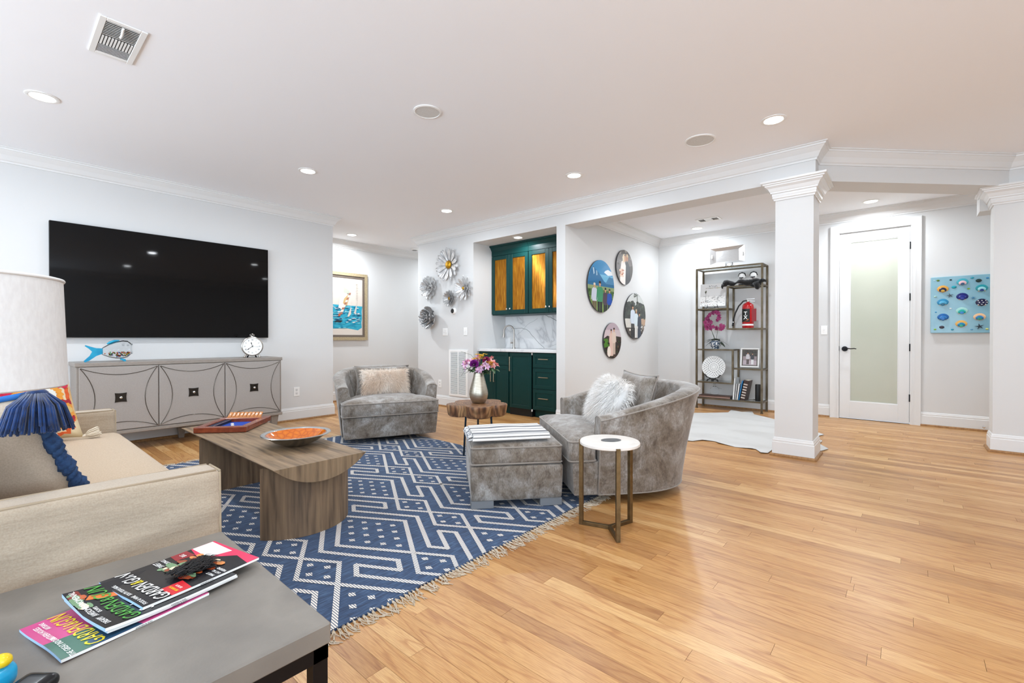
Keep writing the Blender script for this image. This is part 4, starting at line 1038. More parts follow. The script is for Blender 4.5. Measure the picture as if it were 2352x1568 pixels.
# ================================================================== coffee table, bowl, game
def drift():
    mt, nt, p = new_mat('weathered_oak')
    n1 = N(nt, 'ShaderNodeTexNoise', Scale=5, Detail=6, Distortion=.4); nt.links.new(coords(nt, 'Object', (.5, 7, .5)), n1.inputs['Vector'])
    c = ramp(nt, n1.outputs[0], [(.32, C('#5c4a38')), (.48, C('#806a50')), (.7, C('#947c60'))])
    nt.links.new(c, p.inputs['Base Color']); p.inputs['Roughness'].default_value = .65
    b = N(nt, 'ShaderNodeBump', Strength=.3, Distance=.004); nt.links.new(n1.outputs[0], b.inputs['Height']); nt.links.new(b.outputs[0], p.inputs['Normal'])
    return mt
DRIFT = drift()
def driftz():
    mt, nt, p = new_mat('weathered_oak_upright')
    n1 = N(nt, 'ShaderNodeTexNoise', Scale=5, Detail=6, Distortion=.4); nt.links.new(coords(nt, 'Object', (7, 7, .5)), n1.inputs['Vector'])
    c = ramp(nt, n1.outputs[0], [(.3, C('#4f3f30')), (.5, C('#755f49')), (.7, C('#8a7257'))])
    nt.links.new(c, p.inputs['Base Color']); p.inputs['Roughness'].default_value = .65
    b = N(nt, 'ShaderNodeBump', Strength=.3, Distance=.004); nt.links.new(n1.outputs[0], b.inputs['Height']); nt.links.new(b.outputs[0], p.inputs['Normal'])
    return mt
DRIFTZ = driftz()
cf = thing('coffee_table', 'weathered wood coffee table with half-round end profile on the blue rug', 'table', (-3.14, 1.16, RZ+.001))
w_, sag = .25, .105; Rr = (w_*w_+sag*sag)/(2*sag); am = math.asin(w_/Rr)
arc = [(Rr*math.sin(-am+2*am*i/24), .397-sag+Rr-Rr*math.cos(-am+2*am*i/24)) for i in range(25)]
B().prism([(.25, .397), (-.25, .397)]+[(-.2495, .394)]+arc[1:-1]+[(.2495, .394)], -.81, .81, 'x').obj('tabletop', DRIFT, cf, smooth=25)
w2, s2 = .245, .135; R2 = (w2*w2+s2*s2)/(2*s2); a2 = math.asin(min(1, w2/R2))
def dleg(xc, sg):
    pts = [(xc+sg*(s2-R2+R2*math.cos(-a2+2*a2*i/20)), R2*math.sin(-a2+2*a2*i/20)) for i in range(21)]
    return B().prism(pts, 0, .37)
dleg(.62, 1).obj('leg', DRIFTZ, cf, smooth=25); dleg(-.41, -1).obj('leg', DRIFTZ, cf, smooth=25)
bw = thing('enamel_bowl', 'shallow metal bowl with glossy orange enamel inside on the coffee table', 'bowl', (-2.80, 1.225, RZ+.399))
B().lathe([(.001, .001), (.065, .001), (.075, .004), (.12, .025), (.155, .05), (.172, .064), (.192, .068), (.196, .071), (.192, .074), (.170, .071), (.168, .068)], 48, cap=False).obj('shell', mat('cast_aluminium', '#b7b7b5', r=.25, m=1), bw, smooth=40)
def enamel():
    mt, nt, p = new_mat('orange_enamel'); v_ = N(nt, 'ShaderNodeTexVoronoi', Scale=28, feature='DISTANCE_TO_EDGE'); nt.links.new(coords(nt, 'Object'), v_.inputs['Vector'])
    nt.links.new(ramp(nt, v_.outputs[0], [(0, C('#a9501a')), (.06, C('#c9681f')), (.4, C('#d6781f'))]), p.inputs['Base Color']); p.inputs['Roughness'].default_value = .08; p.inputs['Coat Weight'].default_value = .6
    return mt
B().lathe([(.1685, .0685), (.150, .052), (.115, .028), (.07, .009), (.001, .006)], 48, cap=False).obj('enamel_lining', enamel(), bw, smooth=60)
RED = mat('mahogany', '#6f2f1c', r=.25, c2='#8a4126', ns=8, st=(3, 30, 3), coat=.4)
GU = Vector((.655, .755)); GV = Vector((-.735, .678))
ga = math.atan2(.755, .655)
gb = thing('shut_the_box_game', 'mahogany dice game tray with blue felt on the coffee table', 'board game', (-3.650, .905, RZ+.399), ga)
# local x along the near short side (.335), local y to the far side (.45)
b = B()
for x0, x1, y0, y1 in ((0, .335, 0, .045), (0, .335, .36, .45), (0, .045, .045, .36), (.29, .335, .045, .36)): b.box(x0, x1, y0, y1, .001, .040, .004)
b.obj('tray_frame', RED, gb)
B().box(.045, .29, .045, .36, .002, .012).obj('felt', mat('blue_felt', '#143f9e', r=.95), gb)
B().box(.045, .085, .045, .36, .012, .030).obj('side_ledge', mat('dark_felt', '#1b2138', r=.9), gb)
B().cyl((.088, .05, .032), (.088, .35, .032), .002).obj('rod', CHROME, gb)
NUM = mat('number_white', '#f3efe6', r=.4); TILE = mat('cherry_tile', '#b5713d', r=.4, c2='#c98850', ns=30, st=(6, 1, 1))
for i in range(9):
    x0 = .048+i*.0268
    M = Matrix.Translation((x0+.012, .385, .040)) @ Matrix.Rotation(R(32), 4, 'X')
    tl_ = B(M).box(-.0115, .0115, 0, .055, 0, .010, .002).obj('number_tile', TILE, gb)
    q = B(M @ Matrix.Translation((0, .026, .0105))); q.text(str(i+1), .034, Matrix(), thick=.0006); q.obj('number', NUM, tl_, fixn=False)
B().box(.045, .29, .372, .392, .030, .045, .003).obj('tile_rail', TILE, gb)
for dx, dy, l in ((.155, .215, 'white die nearer the number tiles in the game tray'), (.185, .15, 'white die in the middle of the blue felt')):
    p = Vector((-3.650, .905))+GU*dx+Vector((-GU.y, GU.x))*dy
    d = thing('die', l, 'die', (p.x, p.y, RZ+.399+.012), random.uniform(0, 1), group='dice in the game tray')
    B().box(-.008, .008, -.008, .008, 0, .016, .002).obj('cube', NUM, d)
    q = B()
    for px, py in ((-.004, -.004), (.004, .004), (0, 0)): q.cyl((px, py, .016), (px, py, .0164), .0014, seg=6).cyl((px, -.008, .008+py), (px, -.0084, .008+py), .0014, seg=6).cyl((.008, px, .008+py), (.0084, px, .008+py), .0014, seg=6)
    q.obj('pips', INK, d)

# ================================================================== armchairs, ottoman
def velvet(name, seed):
    mt, nt, p = new_mat(name)
    co = coords(nt, 'Object'); 
    n1 = N(nt, 'ShaderNodeTexNoise', Scale=4.5, Detail=9, Roughness=.72, Distortion=.6); n1.noise_dimensions = '4D'; n1.inputs['W'].default_value = seed; nt.links.new(co, n1.inputs['Vector'])
    n2 = N(nt, 'ShaderNodeTexNoise', Scale=26, Detail=5, Roughness=.7); nt.links.new(coords(nt, 'Object', (1, 1, .45)), n2.inputs['Vector'])
    n3 = N(nt, 'ShaderNodeTexNoise', Scale=240, Detail=2); nt.links.new(coords(nt, 'Object', (1, 1, .3)), n3.inputs['Vector'])
    a = ramp(nt, n1.outputs[0], [(.36, C('#5f5244')), (.46, C('#7b7064')), (.54, C('#8f8880')), (.64, C('#aeaba7'))])
    b_ = ramp(nt, n2.outputs[0], [(.33, C('#8f8376')), (.50, C('#ffffff'))])
    c_ = ramp(nt, n3.outputs[0], [(.3, C('#c9c5c0')), (.6, C('#ffffff'))])
    m1 = N(nt, 'ShaderNodeMixRGB', blend_type='MULTIPLY'); m1.inputs[0].default_value = .6; nt.links.new(a, m1.inputs[1]); nt.links.new(b_, m1.inputs[2])
    m2 = N(nt, 'ShaderNodeMixRGB', blend_type='MULTIPLY'); m2.inputs[0].default_value = .8; nt.links.new(m1.outputs[0], m2.inputs[1]); nt.links.new(c_, m2.inputs[2])
    nt.links.new(m2.outputs[0], p.inputs['Base Color']); p.inputs['Roughness'].default_value = .75
    p.inputs['Sheen Weight'].default_value = .45; p.inputs['Sheen Roughness'].default_value = .4
    bp = N(nt, 'ShaderNodeBump', Strength=.25, Distance=.004); nt.links.new(n2.outputs[0], bp.inputs['Height']); nt.links.new(bp.outputs[0], p.inputs['Normal'])
    return mt
VEL = velvet('grey_crushed_velvet', 1.0); WELT = mat('grey_velvet_welt', '#857c72', r=.7, sheen=.4)
def u_path(w, d, y0, n=34, ex=2.3):
    """U-shaped plan: straight arms from y0, superelliptic back; returns points with outward normals"""
    pts = []; ys = d*.42
    for i in range(6): pts.append((-w, y0+(ys-y0)*i/6))
    for i in range(n+1):
        a = PI-PI*i/n; c, s = math.cos(a), math.sin(a)
        pts.append((w*math.copysign(abs(c)**(2/ex), c), ys+(d-ys)*abs(s)**(2/ex)))
    for i in range(5, -1, -1): pts.append((w, y0+(ys-y0)*i/6))
    return pts
def armchair(label, loc, rz, cat='armchair'):
    t = thing('swivel_armchair', label, cat, loc, rz, group='grey velvet swivel armchairs')
    # base drum
    po = u_path(.468, .84, 0.0); b = B(); k = len(po)
    rows = []
    for z, s, o in ((.055, .955, 0), (.06, .965, 0), (.16, .985, 0), (.262, 1.0, 0), (.270, .985, 0)):
        rows.append([(x*s, .43+(y-.43)*s, z) for x, y in po])
    v = [p for r in rows for p in r]; f = []
    for i in range(len(rows)-1):
        for j in range(k): f.append((i*k+j, i*k+(j+1) % k, (i+1)*k+(j+1) % k, (i+1)*k+j))
    f.append(tuple(range(k))[::-1]); f.append(tuple(range((len(rows)-1)*k, len(rows)*k)))
    b.add(v, f).obj('seat_base', VEL, t, smooth=35)
    # shell
    po = u_path(.488, .93, .17); n = len(po); cum = [0]
    for a, c in zip(po, po[1:]): cum.append(cum[-1]+math.dist(a, c))
    secs = []
    for i, (x, y) in enumerate(po):
        a = po[max(i-1, 0)]; c = po[min(i+1, n-1)]; d = Vector((c[0]-a[0], c[1]-a[1])).normalized(); nr = Vector((-d.y, d.x))   # outward for this walking direction
        t_ = min(cum[i], cum[-1]-cum[i])/(cum[-1]/2); ht = .552+.170*(math.sin(min(1, t_*1.12)*PI/2)**1.15)
        th = .105+.03*t_; fl = .03+.075*t_      # thickness, outward flare at the top
        prof = []
        for o, z in ((-.030, .056), (-.016, .16), (-.006, .30), (.0, .45)): prof.append((o+fl*(max(0, z-.2)/.52)**1.3, z))
        prof.append((fl*((ht-.2)/.52)**1.3-.002, ht-.03))
        for q in range(7):
            a_ = PI*q/6; prof.append((fl*((ht-.2)/.52)**1.3-th/2+th/2*math.cos(a_), ht-.022+.022*math.sin(a_)))
        prof.append((fl*((ht-.2)/.52)**1.3-th, ht-.05)); prof.append((-th-.005, .42)); prof.append((-th-.004, .22)); prof.append((-th+.02, .06))
        secs.append([(x+nr.x*o, y+nr.y*o, z) for o, z in prof])
    m = len(secs[0]); b = B(); v = [p for s in secs for p in s]
    f = [(i*m+j, (i+1)*m+j, (i+1)*m+j+1, i*m+j+1) for i in range(n-1) for j in range(m-1)]+[(i*m+m-1, (i+1)*m+m-1, (i+1)*m, i*m) for i in range(n-1)]
    f += [tuple(range(m)), tuple(range((n-1)*m, n*m))[::-1]]
    sh = b.add(v, f).obj('barrel_back', VEL, t, smooth=50)
    wl = B()
    wl.tube([s[5] for s in secs], .0045, 6); wl.tube([s[0] for s in secs], .004, 6); wl.tube([secs[0][j] for j in range(0, m)], .0045, 6); wl.tube([secs[-1][j] for j in range(0, m)], .0045, 6)
    for ii in (13, n-14):
        wl.tube([secs[ii][j] for j in range(5, m-2)], .0035, 6)
    wl.obj('welt', WELT, sh, smooth=180)
    # T-shaped seat cushion
    pi = [(-.475, -.02), (.475, -.02), (.475, .15), (.36, .17), (.355, .45)]+[(.355*math.cos(a), .45+.33*math.sin(a)) for a in [PI*i/14 for i in range(1, 14)]]+[(-.355, .45), (-.36, .17), (-.475, .15)]
    def rounded(pts, r=.03, nn=4):
        out = []
        for i in range(len(pts)):
            p0, p1, p2 = Vector(pts[i-1]), Vector(pts[i]), Vector(pts[(i+1) % len(pts)])
            a = (p0-p1); c = (p2-p1); ra = min(r, a.length*.4, c.length*.4); A = p1+a.normalized()*ra; D = p1+c.normalized()*ra
            for q in range(nn+1): s = q/nn; out.append(tuple((1-s)**2*A+2*s*(1-s)*p1+s*s*D))
        return out
    pi = rounded(pi); kk = len(pi); cx, cy = 0, .33; b = B(); v = []; rows = 0
    for s, z in ((.985, .272), (1.0, .28), (1.008, .34), (1.0, .395), (.985, .405), (.90, .420), (.72, .436), (.45, .446), (.2, .45)):
        v += [(cx+(x-cx)*s, cy+(y-cy)*s, z) for x, y in pi]; rows += 1
    f = [(i*kk+j, i*kk+(j+1) % kk, (i+1)*kk+(j+1) % kk, (i+1)*kk+j) for i in range(rows-1) for j in range(kk)]
    f += [tuple(range(kk))[::-1], tuple(range((rows-1)*kk, rows*kk))]
    sc_ = b.add(v, f).obj('seat_cushion', VEL, t, smooth=60)
    e = B()
    for s, z in ((1.004, .398), (1.004, .277)): e.tube([(cx+(x-cx)*s, cy+(y-cy)*s, z) for x, y in pi], .005, 6, closed=True)
    e.obj('piping', WELT, sc_, smooth=180)
    B().lathe([(.27, .0), (.27, .035), (.10, .04), (.10, .056)], 28, at=(0, .45, 0)).obj('swivel_base', mat('black_swivel', '#141211', r=.6), t, smooth=30)
    return t
# chair 1: front edge from (-4.109,2.21) to (-3.70,3.114); local x along the front, local +y to the back
fx = Vector((.412, .911)).normalized(); c1 = Vector((-3.915, 2.665))
a1 = math.atan2(fx.y, fx.x)
armchair('grey velvet swivel armchair beside the television wall, facing the camera', (c1.x, c1.y, RZ+.001), a1)
fb_ = Vector((.756, -.655)); c2v = Vector((-1.925, 2.690)); a2c = math.atan2(fb_.y, fb_.x)
# its front edge runs along -b so that local +y points away from the ottoman
armchair('grey velvet swivel armchair behind the ottoman, seen from its side', (c2v.x, c2v.y, RZ+.001), a2c)

def fur_pillow(label, M, w, h, t, seed, n=6200, L=.055, cols=('#efe6dd', '#ddcbb8')):
    th = thing('fur_pillow', label, 'pillow', (0, 0, 0), group='white fur pillows')
    fm = mat('ivory_fur_%d' % seed, cols[0], r=.8, c2=cols[1], ns=4, rng=(.4, .7), sheen=.4, co='World')
    B().pillow(w, h, t, 14, .05, M).obj('cushion', fm, th, smooth=180)
    rg = random.Random(seed); b = B()
    for i in range(n):
        u = rg.uniform(-1, 1); q = rg.uniform(-1, 1); sg = -1 if rg.random() < .8 else 1
        tk = max(0, (1-u*u)*(1-q*q))**.42
        p = Vector((u*w/2*(1-.05*(1-q*q)), sg*t/2*tk, q*h/2*(1-.05*(1-u*u))))
        d = Vector((u*1.1+rg.uniform(-.5, .5), sg*(.35+.4*tk), q*.9-.35+rg.uniform(-.5, .5))).normalized(); l = L*rg.uniform(.6, 1.25)
        sd = d.cross(Vector((rg.uniform(-1, 1), rg.uniform(-1, 1), rg.uniform(-1, 1)))).normalized()*.0013
        p1 = p+d*l*.55; p2 = p+d*l+Vector((0, 0, -.35*l))
        b.add([tuple(M @ x) for x in (p-sd, p+sd, p1+sd*.8, p1-sd*.8, p2)], [(0, 1, 2, 3), (3, 2, 4)])
    b.obj('fur', fm, th, kind='stuff', fixn=False)
    return th
def local_frame(c, ang, loc, ydir, tilt):
    """pillow frame on a chair: c chair origin, ang its angle, loc local position, ydir facing angle in chair space, tilt back"""
    return Matrix.Translation((c.x, c.y, RZ)) @ Matrix.Rotation(ang, 4, 'Z') @ Matrix.Translation(loc) @ Matrix.Rotation(ydir, 4, 'Z') @ Matrix.Rotation(tilt, 4, 'X')
def back_pillow(label, M, w, h, t):
    th = thing('velvet_back_pillow', label, 'pillow', (0, 0, 0), group='grey velvet back pillows')
    B().pillow(w, h, t, 14, .09, M).obj('cushion', VEL, th, smooth=180)
    e = B(); pts = []
    for k in range(4):
        for i in range(12):
            s = -1+2*i/12; u, q = ((s, 1), (1, -s), (-s, -1), (-1, s))[k]
            pts.append(M @ Vector((u*w/2*(1-.09*(1-q*q)), 0, q*h/2*(1-.09*(1-u*u)))))
    e.tube(pts, .005, 6, closed=True).obj('piping', WELT, th, smooth=180)
back_pillow('grey velvet back pillow of the armchair facing the camera', local_frame(c1, a1, (0, .60, .560), 0, R(-14)), .60, .36, .14)
back_pillow('grey velvet back pillow of the armchair behind the ottoman', local_frame(c2v, a2c, (.0, .60, .605), 0, R(-14)), .60, .38, .14)
fur_pillow('cream fur pillow on the armchair facing the camera', local_frame(c1, a1, (.0, .44, .565), R(4), R(-16)), .50, .28, .15, 5, 5200, .045, ('#efe4d8', '#d8bfa6'))
fur_pillow('white long-hair fur pillow on the armchair behind the ottoman', local_frame(c2v, a2c, (.02, .40, .58), R(-6), R(-24)), .50, .34, .17, 6, 7500, .075, ('#f1efec', '#e2dad2'))

ot = thing('velvet_ottoman', 'grey velvet ottoman with grey block feet on the blue rug', 'ottoman', (-2.077, 2.364, RZ+.001), math.atan2(.756, .655))
B().soft(-.292, .292, -.360, .360, .045, .262, .02, 6, fn=lambda p: Vector((p.x*(1-.03*(1-p.z/.26)), p.y*(1-.03*(1-p.z/.26)), p.z))).obj('body', VEL, ot, smooth=180)
oc = B().soft(-.287, .287, -.355, .355, .262, .385, .03, 10, crown=.025).obj('cushion', VEL, ot, smooth=180)
e = B()
for z in (.372, .273):
    pts = []
    for x, y in ((-.27, -.353), (.27, -.353), (.283, -.34), (.285, .34), (.27, .353), (-.27, .353), (-.285, .34), (-.285, -.34)): pts.append((x, y, z))
    e.tube(pts, .005, 6, closed=True)
e.obj('piping', WELT, oc, smooth=180)
for x in (-.215, .215):
    for y in (-.285, .285): B().box(x-.07, x+.07, y-.06, y+.06, 0, .047, .003).obj('foot', mat('grey_painted_foot', '#74777b', r=.5), ot)

def throw_mat():
    mt, nt, p = new_mat('striped_throw'); co = nt.nodes.new('ShaderNodeTexCoord').outputs['UV']
    sep = nt.nodes.new('ShaderNodeSeparateXYZ'); nt.links.new(co, sep.inputs[0])
    c = ramp(nt, sep.outputs[1], [(0, C('#dddbd7')), (.10, C('#3c3f46')), (.125, C('#dddbd7')), (.16, C('#4a4c52')), (.28, C('#dddbd7')), (.40, C('#45474d')), (.445, C('#dddbd7')), (.56, C('#505258')), (.67, C('#dddbd7')), (.76, C('#3c3f46')), (.79, C('#dddbd7'))], 'CONSTANT')
    nt.links.new(c, p.inputs['Base Color']); p.inputs['Roughness'].default_value = .95; p.inputs['Sheen Weight'].default_value = .3
    return mt
tb = thing('folded_throw', 'folded white throw blanket with charcoal stripes on the ottoman', 'blanket', (-1.985, 2.235, RZ+.412), math.atan2(.756, .655)+R(3))
TH = throw_mat()
for lay, (z0, sx, sy, ph) in enumerate(((0, 1, 1, 0), (.020, .985, .97, 1.3))):
    b = B(); n, m = 30, 22; v = []; uv = []
    prof = []
    for j in range(m+1):
        t_ = j/m
        if t_ < .12: a = -PI/2+PI*(t_/.12); prof.append((-.165-.010*math.cos(a), .010+.010*math.sin(a)))
        elif t_ > .88: a = PI/2+PI*((t_-.88)/.12)*1.0; prof.append((.165-.010*math.cos(a), .010+.010*math.sin(a)))
        else: prof.append((-.165+.33*(t_-.12)/.76, .020))
    for i in range(n+1):
        x = (-.245+.49*i/n)*sx
        for j, (y, z) in enumerate(prof):
            wv = .006*math.sin(x*14+ph+y*5)*(z/.02)*(.3+.7*(y+.17)/.34); v.append((x, y*sy, z0+z+max(0, wv) if z > .015 else z0+z)); uv.append((i/n, j/m))
    k = m+1
    fc_ = [(i*k+j, (i+1)*k+j, (i+1)*k+j+1, i*k+j+1) for i in range(n) for j in range(m)]
    capf = [tuple(range(k)), tuple(range(n*k, (n+1)*k))[::-1]]
    b.add(v, fc_+capf); o = b.obj('fold', TH, tb, smooth=50, fixn=False)
    ul = o.data.uv_layers.new(name='UVMap')
    for lp_ in o.data.loops: ul.data[lp_.index].uv = uv[lp_.vertex_index]
b = B(); rg = random.Random(4)
for i in range(60):
    y = -.16+.32*i/59; z = rg.choice((.012, .032)); b.tube([(-.242, y, z), (-.262, y+rg.uniform(-.01, .01), z-.003), (-.272, y+rg.uniform(-.015, .015), max(.004, z-.014))], .0032, 5)
b.obj('fringe', mat('throw_fringe', '#e3e3e2', r=.9, c2='#7d818a', ns=60, rng=(.5, .55)), tb, kind='stuff', smooth=180)

# ================================================================== side table
BRZ = mat('antique_brass', '#7d6a4c', r=.4, m=.9, c2='#6b5a3f', ns=30)
st = thing('round_side_table', 'small round side table with white stone top and brass frame', 'table', (-1.239, 2.247, 0))
B().lathe([(.001, .468), (.158, .468), (.163, .472), (.163, .484), (.159, .489), (.001, .489)], 48, cap=False).obj('tabletop', mat('white_stone_top', '#e6e2dc', r=.3, c2='#d8d3cc', ns=9), st, smooth=30)
for i, (fx_, fy_) in enumerate(((-.150, -.043), (.105, -.108), (.045, .151))):
    a = math.atan2(fy_, fx_); M = Matrix.Rotation(a, 4, 'Z'); b = B(M)
    b.box(.150, .172, -.011, .011, 0, .482, .001); b.obj('leg', BRZ, st)
    B(M).box(.0, .150, -.010, .010, 0, .020, .001).obj('foot_bar', BRZ, st)
B().lathe([(.05, 0), (.05, .002), (.001, .002)], 24, sx=1.0, sy=.62).obj('oval_coaster', None) if False else None
cs = B(Matrix.Translation((-1.235, 2.255, .4892)) @ Matrix.Rotation(R(50), 4, 'Z')).lathe([(.056, 0), (.057, .003), (.05, .005), (.001, .005)], 28, sy=.62)
tag(cs.obj('slate_coaster', mat('dark_slate', '#57595a', r=.4, c2='#46484a', ns=20), smooth=40), 'dark oval slate coaster on the white round side table', 'coaster')

# ================================================================== trunk table, vase, flowers
TR = (-3.015, 2.985); TZ2 = .452
def trunk_top():
    mt, nt, p = new_mat('live_edge_wood'); co = coords(nt, 'Object')
    ln = N(nt, 'ShaderNodeVectorMath', operation='LENGTH'); mp = coords(nt, 'Object', (1, 1, 0)); nt.links.new(mp, ln.inputs[0])
    nz = N(nt, 'ShaderNodeTexNoise', Scale=5, Detail=4); nt.links.new(co, nz.inputs['Vector'])
    ad = N(nt, 'ShaderNodeMath', operation='MULTIPLY_ADD'); ad.inputs[1].default_value = .05; nt.links.new(nz.outputs[0], ad.inputs[0]); nt.links.new(ln.outputs['Value'], ad.inputs[2])
    sn = N(nt, 'ShaderNodeMath', operation='MULTIPLY'); sn.inputs[1].default_value = 300; nt.links.new(ad.outputs[0], sn.inputs[0]); s2_ = N(nt, 'ShaderNodeMath', operation='SINE'); nt.links.new(sn.outputs[0], s2_.inputs[0])
    n2 = N(nt, 'ShaderNodeTexNoise', Scale=14, Detail=5); nt.links.new(coords(nt, 'Object', (2, 2, .3)), n2.inputs['Vector'])
    c = ramp(nt, n2.outputs[0], [(.33, C('#5a3722')), (.5, C('#8f6240')), (.68, C('#b58a5e'))])
    mx = N(nt, 'ShaderNodeMixRGB', blend_type='MULTIPLY'); mx.inputs[0].default_value = .25; nt.links.new(c, mx.inputs[1]); nt.links.new(s2_.outputs[0], mx.inputs[2])
    nt.links.new(mx.outputs[0], p.inputs['Base Color']); p.inputs['Roughness'].default_value = .45; return mt
tt = thing('tree_slice_table', 'lobed tree slice side table with dark metal legs, carrying the vase', 'table', (TR[0], TR[1], 0))
def lobe(a): return .180+.088*abs(math.cos(2.5*(a-R(-45))))**.7+.010*math.cos(3*a+1)
def ringp(s, z, dz=0): return [(lobe(2*PI*i/60)*1.08*s*math.cos(2*PI*i/60), lobe(2*PI*i/60)*1.08*s*math.sin(2*PI*i/60), z) for i in range(60)]
v = ringp(.90, .345)+ringp(.95, .36)+ringp(.985, .42)+ringp(1.0, .445)+ringp(.985, TZ2)
b = B().add(v, [(i*60+j, i*60+(j+1) % 60, (i+1)*60+(j+1) % 60, (i+1)*60+j) for i in range(4) for j in range(60)]+[tuple(range(60))[::-1], tuple(range(240, 300))])
b.obj('wood_slice', trunk_top(), tt, smooth=40)
for a in (-81, -9, 135):
    ca, sa = math.cos(R(a)), math.sin(R(a)); r0 = lobe(R(a))*1.08
    B().tube([(ca*r0*1.0, sa*r0*1.0, .44), (ca*r0*1.0, sa*r0*1.0, .34), (ca*(r0+.03), sa*(r0+.03), .0)], .009, 8).obj('leg', mat('dark_blue_steel', '#2c3a48', r=.4, m=.8), tt, smooth=40)
VX, VY = -3.005, 2.985
vs_ = thing('brass_vase', 'tall brushed brass vase on the tree slice table', 'vase', (VX, VY, TZ2))
B().lathe([(.050, .001), (.062, .006), (.082, .05), (.088, .085), (.084, .12), (.066, .19), (.050, .25), (.044, .283), (.041, .283), (.046, .25), (.06, .19), (.001, .17)], 40, cap=False).obj('body', mat('brushed_brass', '#c4bdae', r=.36, m=1, c2='#b0a898', ns=20, st=(1, 1, 8), bs=120, bump=.05, bst=(.2, .2, 3)), vs_, smooth=60)
STEM = mat('green_stem', '#33502b', r=.6); LEAF = mat('dark_green_leaf', '#2c4a2a', r=.5, c2='#41693a', ns=20)
def leaf_shape(b, p0, d, L, W, droop=.3):
    d = Vector(d).normalized(); s = d.cross(Vector((0, 0, 1))); s = s.normalized() if s.length > .1 else Vector((1, 0, 0)); p0 = Vector(p0); v = []
    for i in range(6):
        t = i/5; c = p0+d*L*t+Vector((0, 0, -droop*L*t*t)); wv = W/2*math.sin(PI*(.06+.92*t))**.8
        v += [tuple(c-s*wv), tuple(c+Vector((0, 0, -.15*wv))), tuple(c+s*wv)]
    b.add(v, [(i*3+j, i*3+j+1, (i+1)*3+j+1, (i+1)*3+j) for i in range(5) for j in range(2)])
NECK = Vector((VX, VY, TZ2+.285))
ca_, sa_ = math.cos(R(41)), math.sin(R(41))
def bq(lat, dep, up): return Vector((VX+lat*ca_-dep*sa_, VY+lat*sa_+dep*ca_, TZ2+.283+up))   # lat = right as seen, dep = away
def stemmed(name, label, cat, head, n_leaf, group, seed):
    t = thing(name, label, cat, (0, 0, 0), group=group); rg = random.Random(seed)
    base = NECK+Vector((rg.uniform(-.02, .02), rg.uniform(-.02, .02), -.09)); nk = NECK+Vector((rg.uniform(-.028, .028), rg.uniform(-.028, .028), 0))
    mid = nk.lerp(head, .5)+Vector((0, 0, .01)); B().tube([base, nk, mid, head], .0024, 6).obj('stem', STEM, t, smooth=180)
    for i in range(n_leaf):
        q = nk.lerp(head, rg.uniform(.3, .8)); a = rg.uniform(0, 2*PI); b = B(); leaf_shape(b, q, (math.cos(a), math.sin(a), rg.uniform(-.1, .5)), rg.uniform(.05, .08), .022, .5); b.obj('leaf', LEAF, t, smooth=180, fixn=False)
    return t, rg
def lily(label, head, cols, seed, n=3):
    t, rg = stemmed('alstroemeria', label, 'flower', head, 3, 'cut flowers in the vase', seed)
    for k in range(n):
        c = head+Vector((rg.uniform(-.028, .028), rg.uniform(-.028, .028), rg.uniform(-.02, .025))); ax = Vector((rg.uniform(-1, 1), rg.uniform(-1.2, .4), rg.uniform(0, .8))).normalized()
        u = ax.orthogonal().normalized(); w2_ = ax.cross(u)
        for i in range(6):
            a = 2*PI*i/6+rg.uniform(-.2, .2); d = (u*math.cos(a)+w2_*math.sin(a)); v = []; L = .037*rg.uniform(.9, 1.15)
            for q in range(5):
                s = q/4; p = c+d*L*s+ax*(L*.75*s**.6-.4*L*s*s); sd = ax.cross(d).normalized()*.011*math.sin(PI*(.15+.8*s)); v += [tuple(p-sd), tuple(p+sd)]
            B().add(v, [(2*q, 2*q+1, 2*q+3, 2*q+2) for q in range(4)]).obj('petal', cols[i % len(cols)], t, smooth=180, fixn=False)
        bb = B()
        for i in range(4): bb.tube([c, c+ax*.03+Vector((rg.uniform(-.006, .006), rg.uniform(-.006, .006), 0))], .0008, 4)
        bb.obj('stamens', mat('stamen', '#c9a83a', r=.6), t)
PK = [mat('petal_pink', '#d583b0', r=.6, c2='#f0cfe0', ns=40), mat('petal_lilac', '#c79ac8', r=.6, c2='#e9d3ea', ns=40)]; SAL = [mat('petal_salmon', '#d86a7c', r=.6, c2='#f1b3ac', ns=40), mat('petal_coral', '#e58f94', r=.6, c2='#f5cfc8', ns=40)]
MG = [mat('petal_magenta', '#b2447f', r=.6, c2='#d98bb4', ns=40)]
lily('pink alstroemeria leaning left over the vase rim', bq(-.10, -.02, .085), PK+MG, 1, 4)
lily('lilac alstroemeria hanging lowest at the left', bq(-.135, 0, .05), PK, 2, 3)
lily('pale pink alstroemeria at the front of the bouquet', bq(.055, -.08, .06), PK, 3, 5)
lily('lilac alstroemeria at the front beside the purple carnation', bq(.03, -.08, .045), PK[::-1], 4, 4)
lily('salmon alstroemeria at the right end of the bouquet', bq(.155, -.02, .075), SAL, 5, 5)
lily('coral alstroemeria at the upper right of the bouquet', bq(.125, .02, .105), SAL[::-1], 6, 3)
lily('pink alstroemeria behind the purple carnation', bq(-.03, .03, .125), PK+MG, 7, 4)
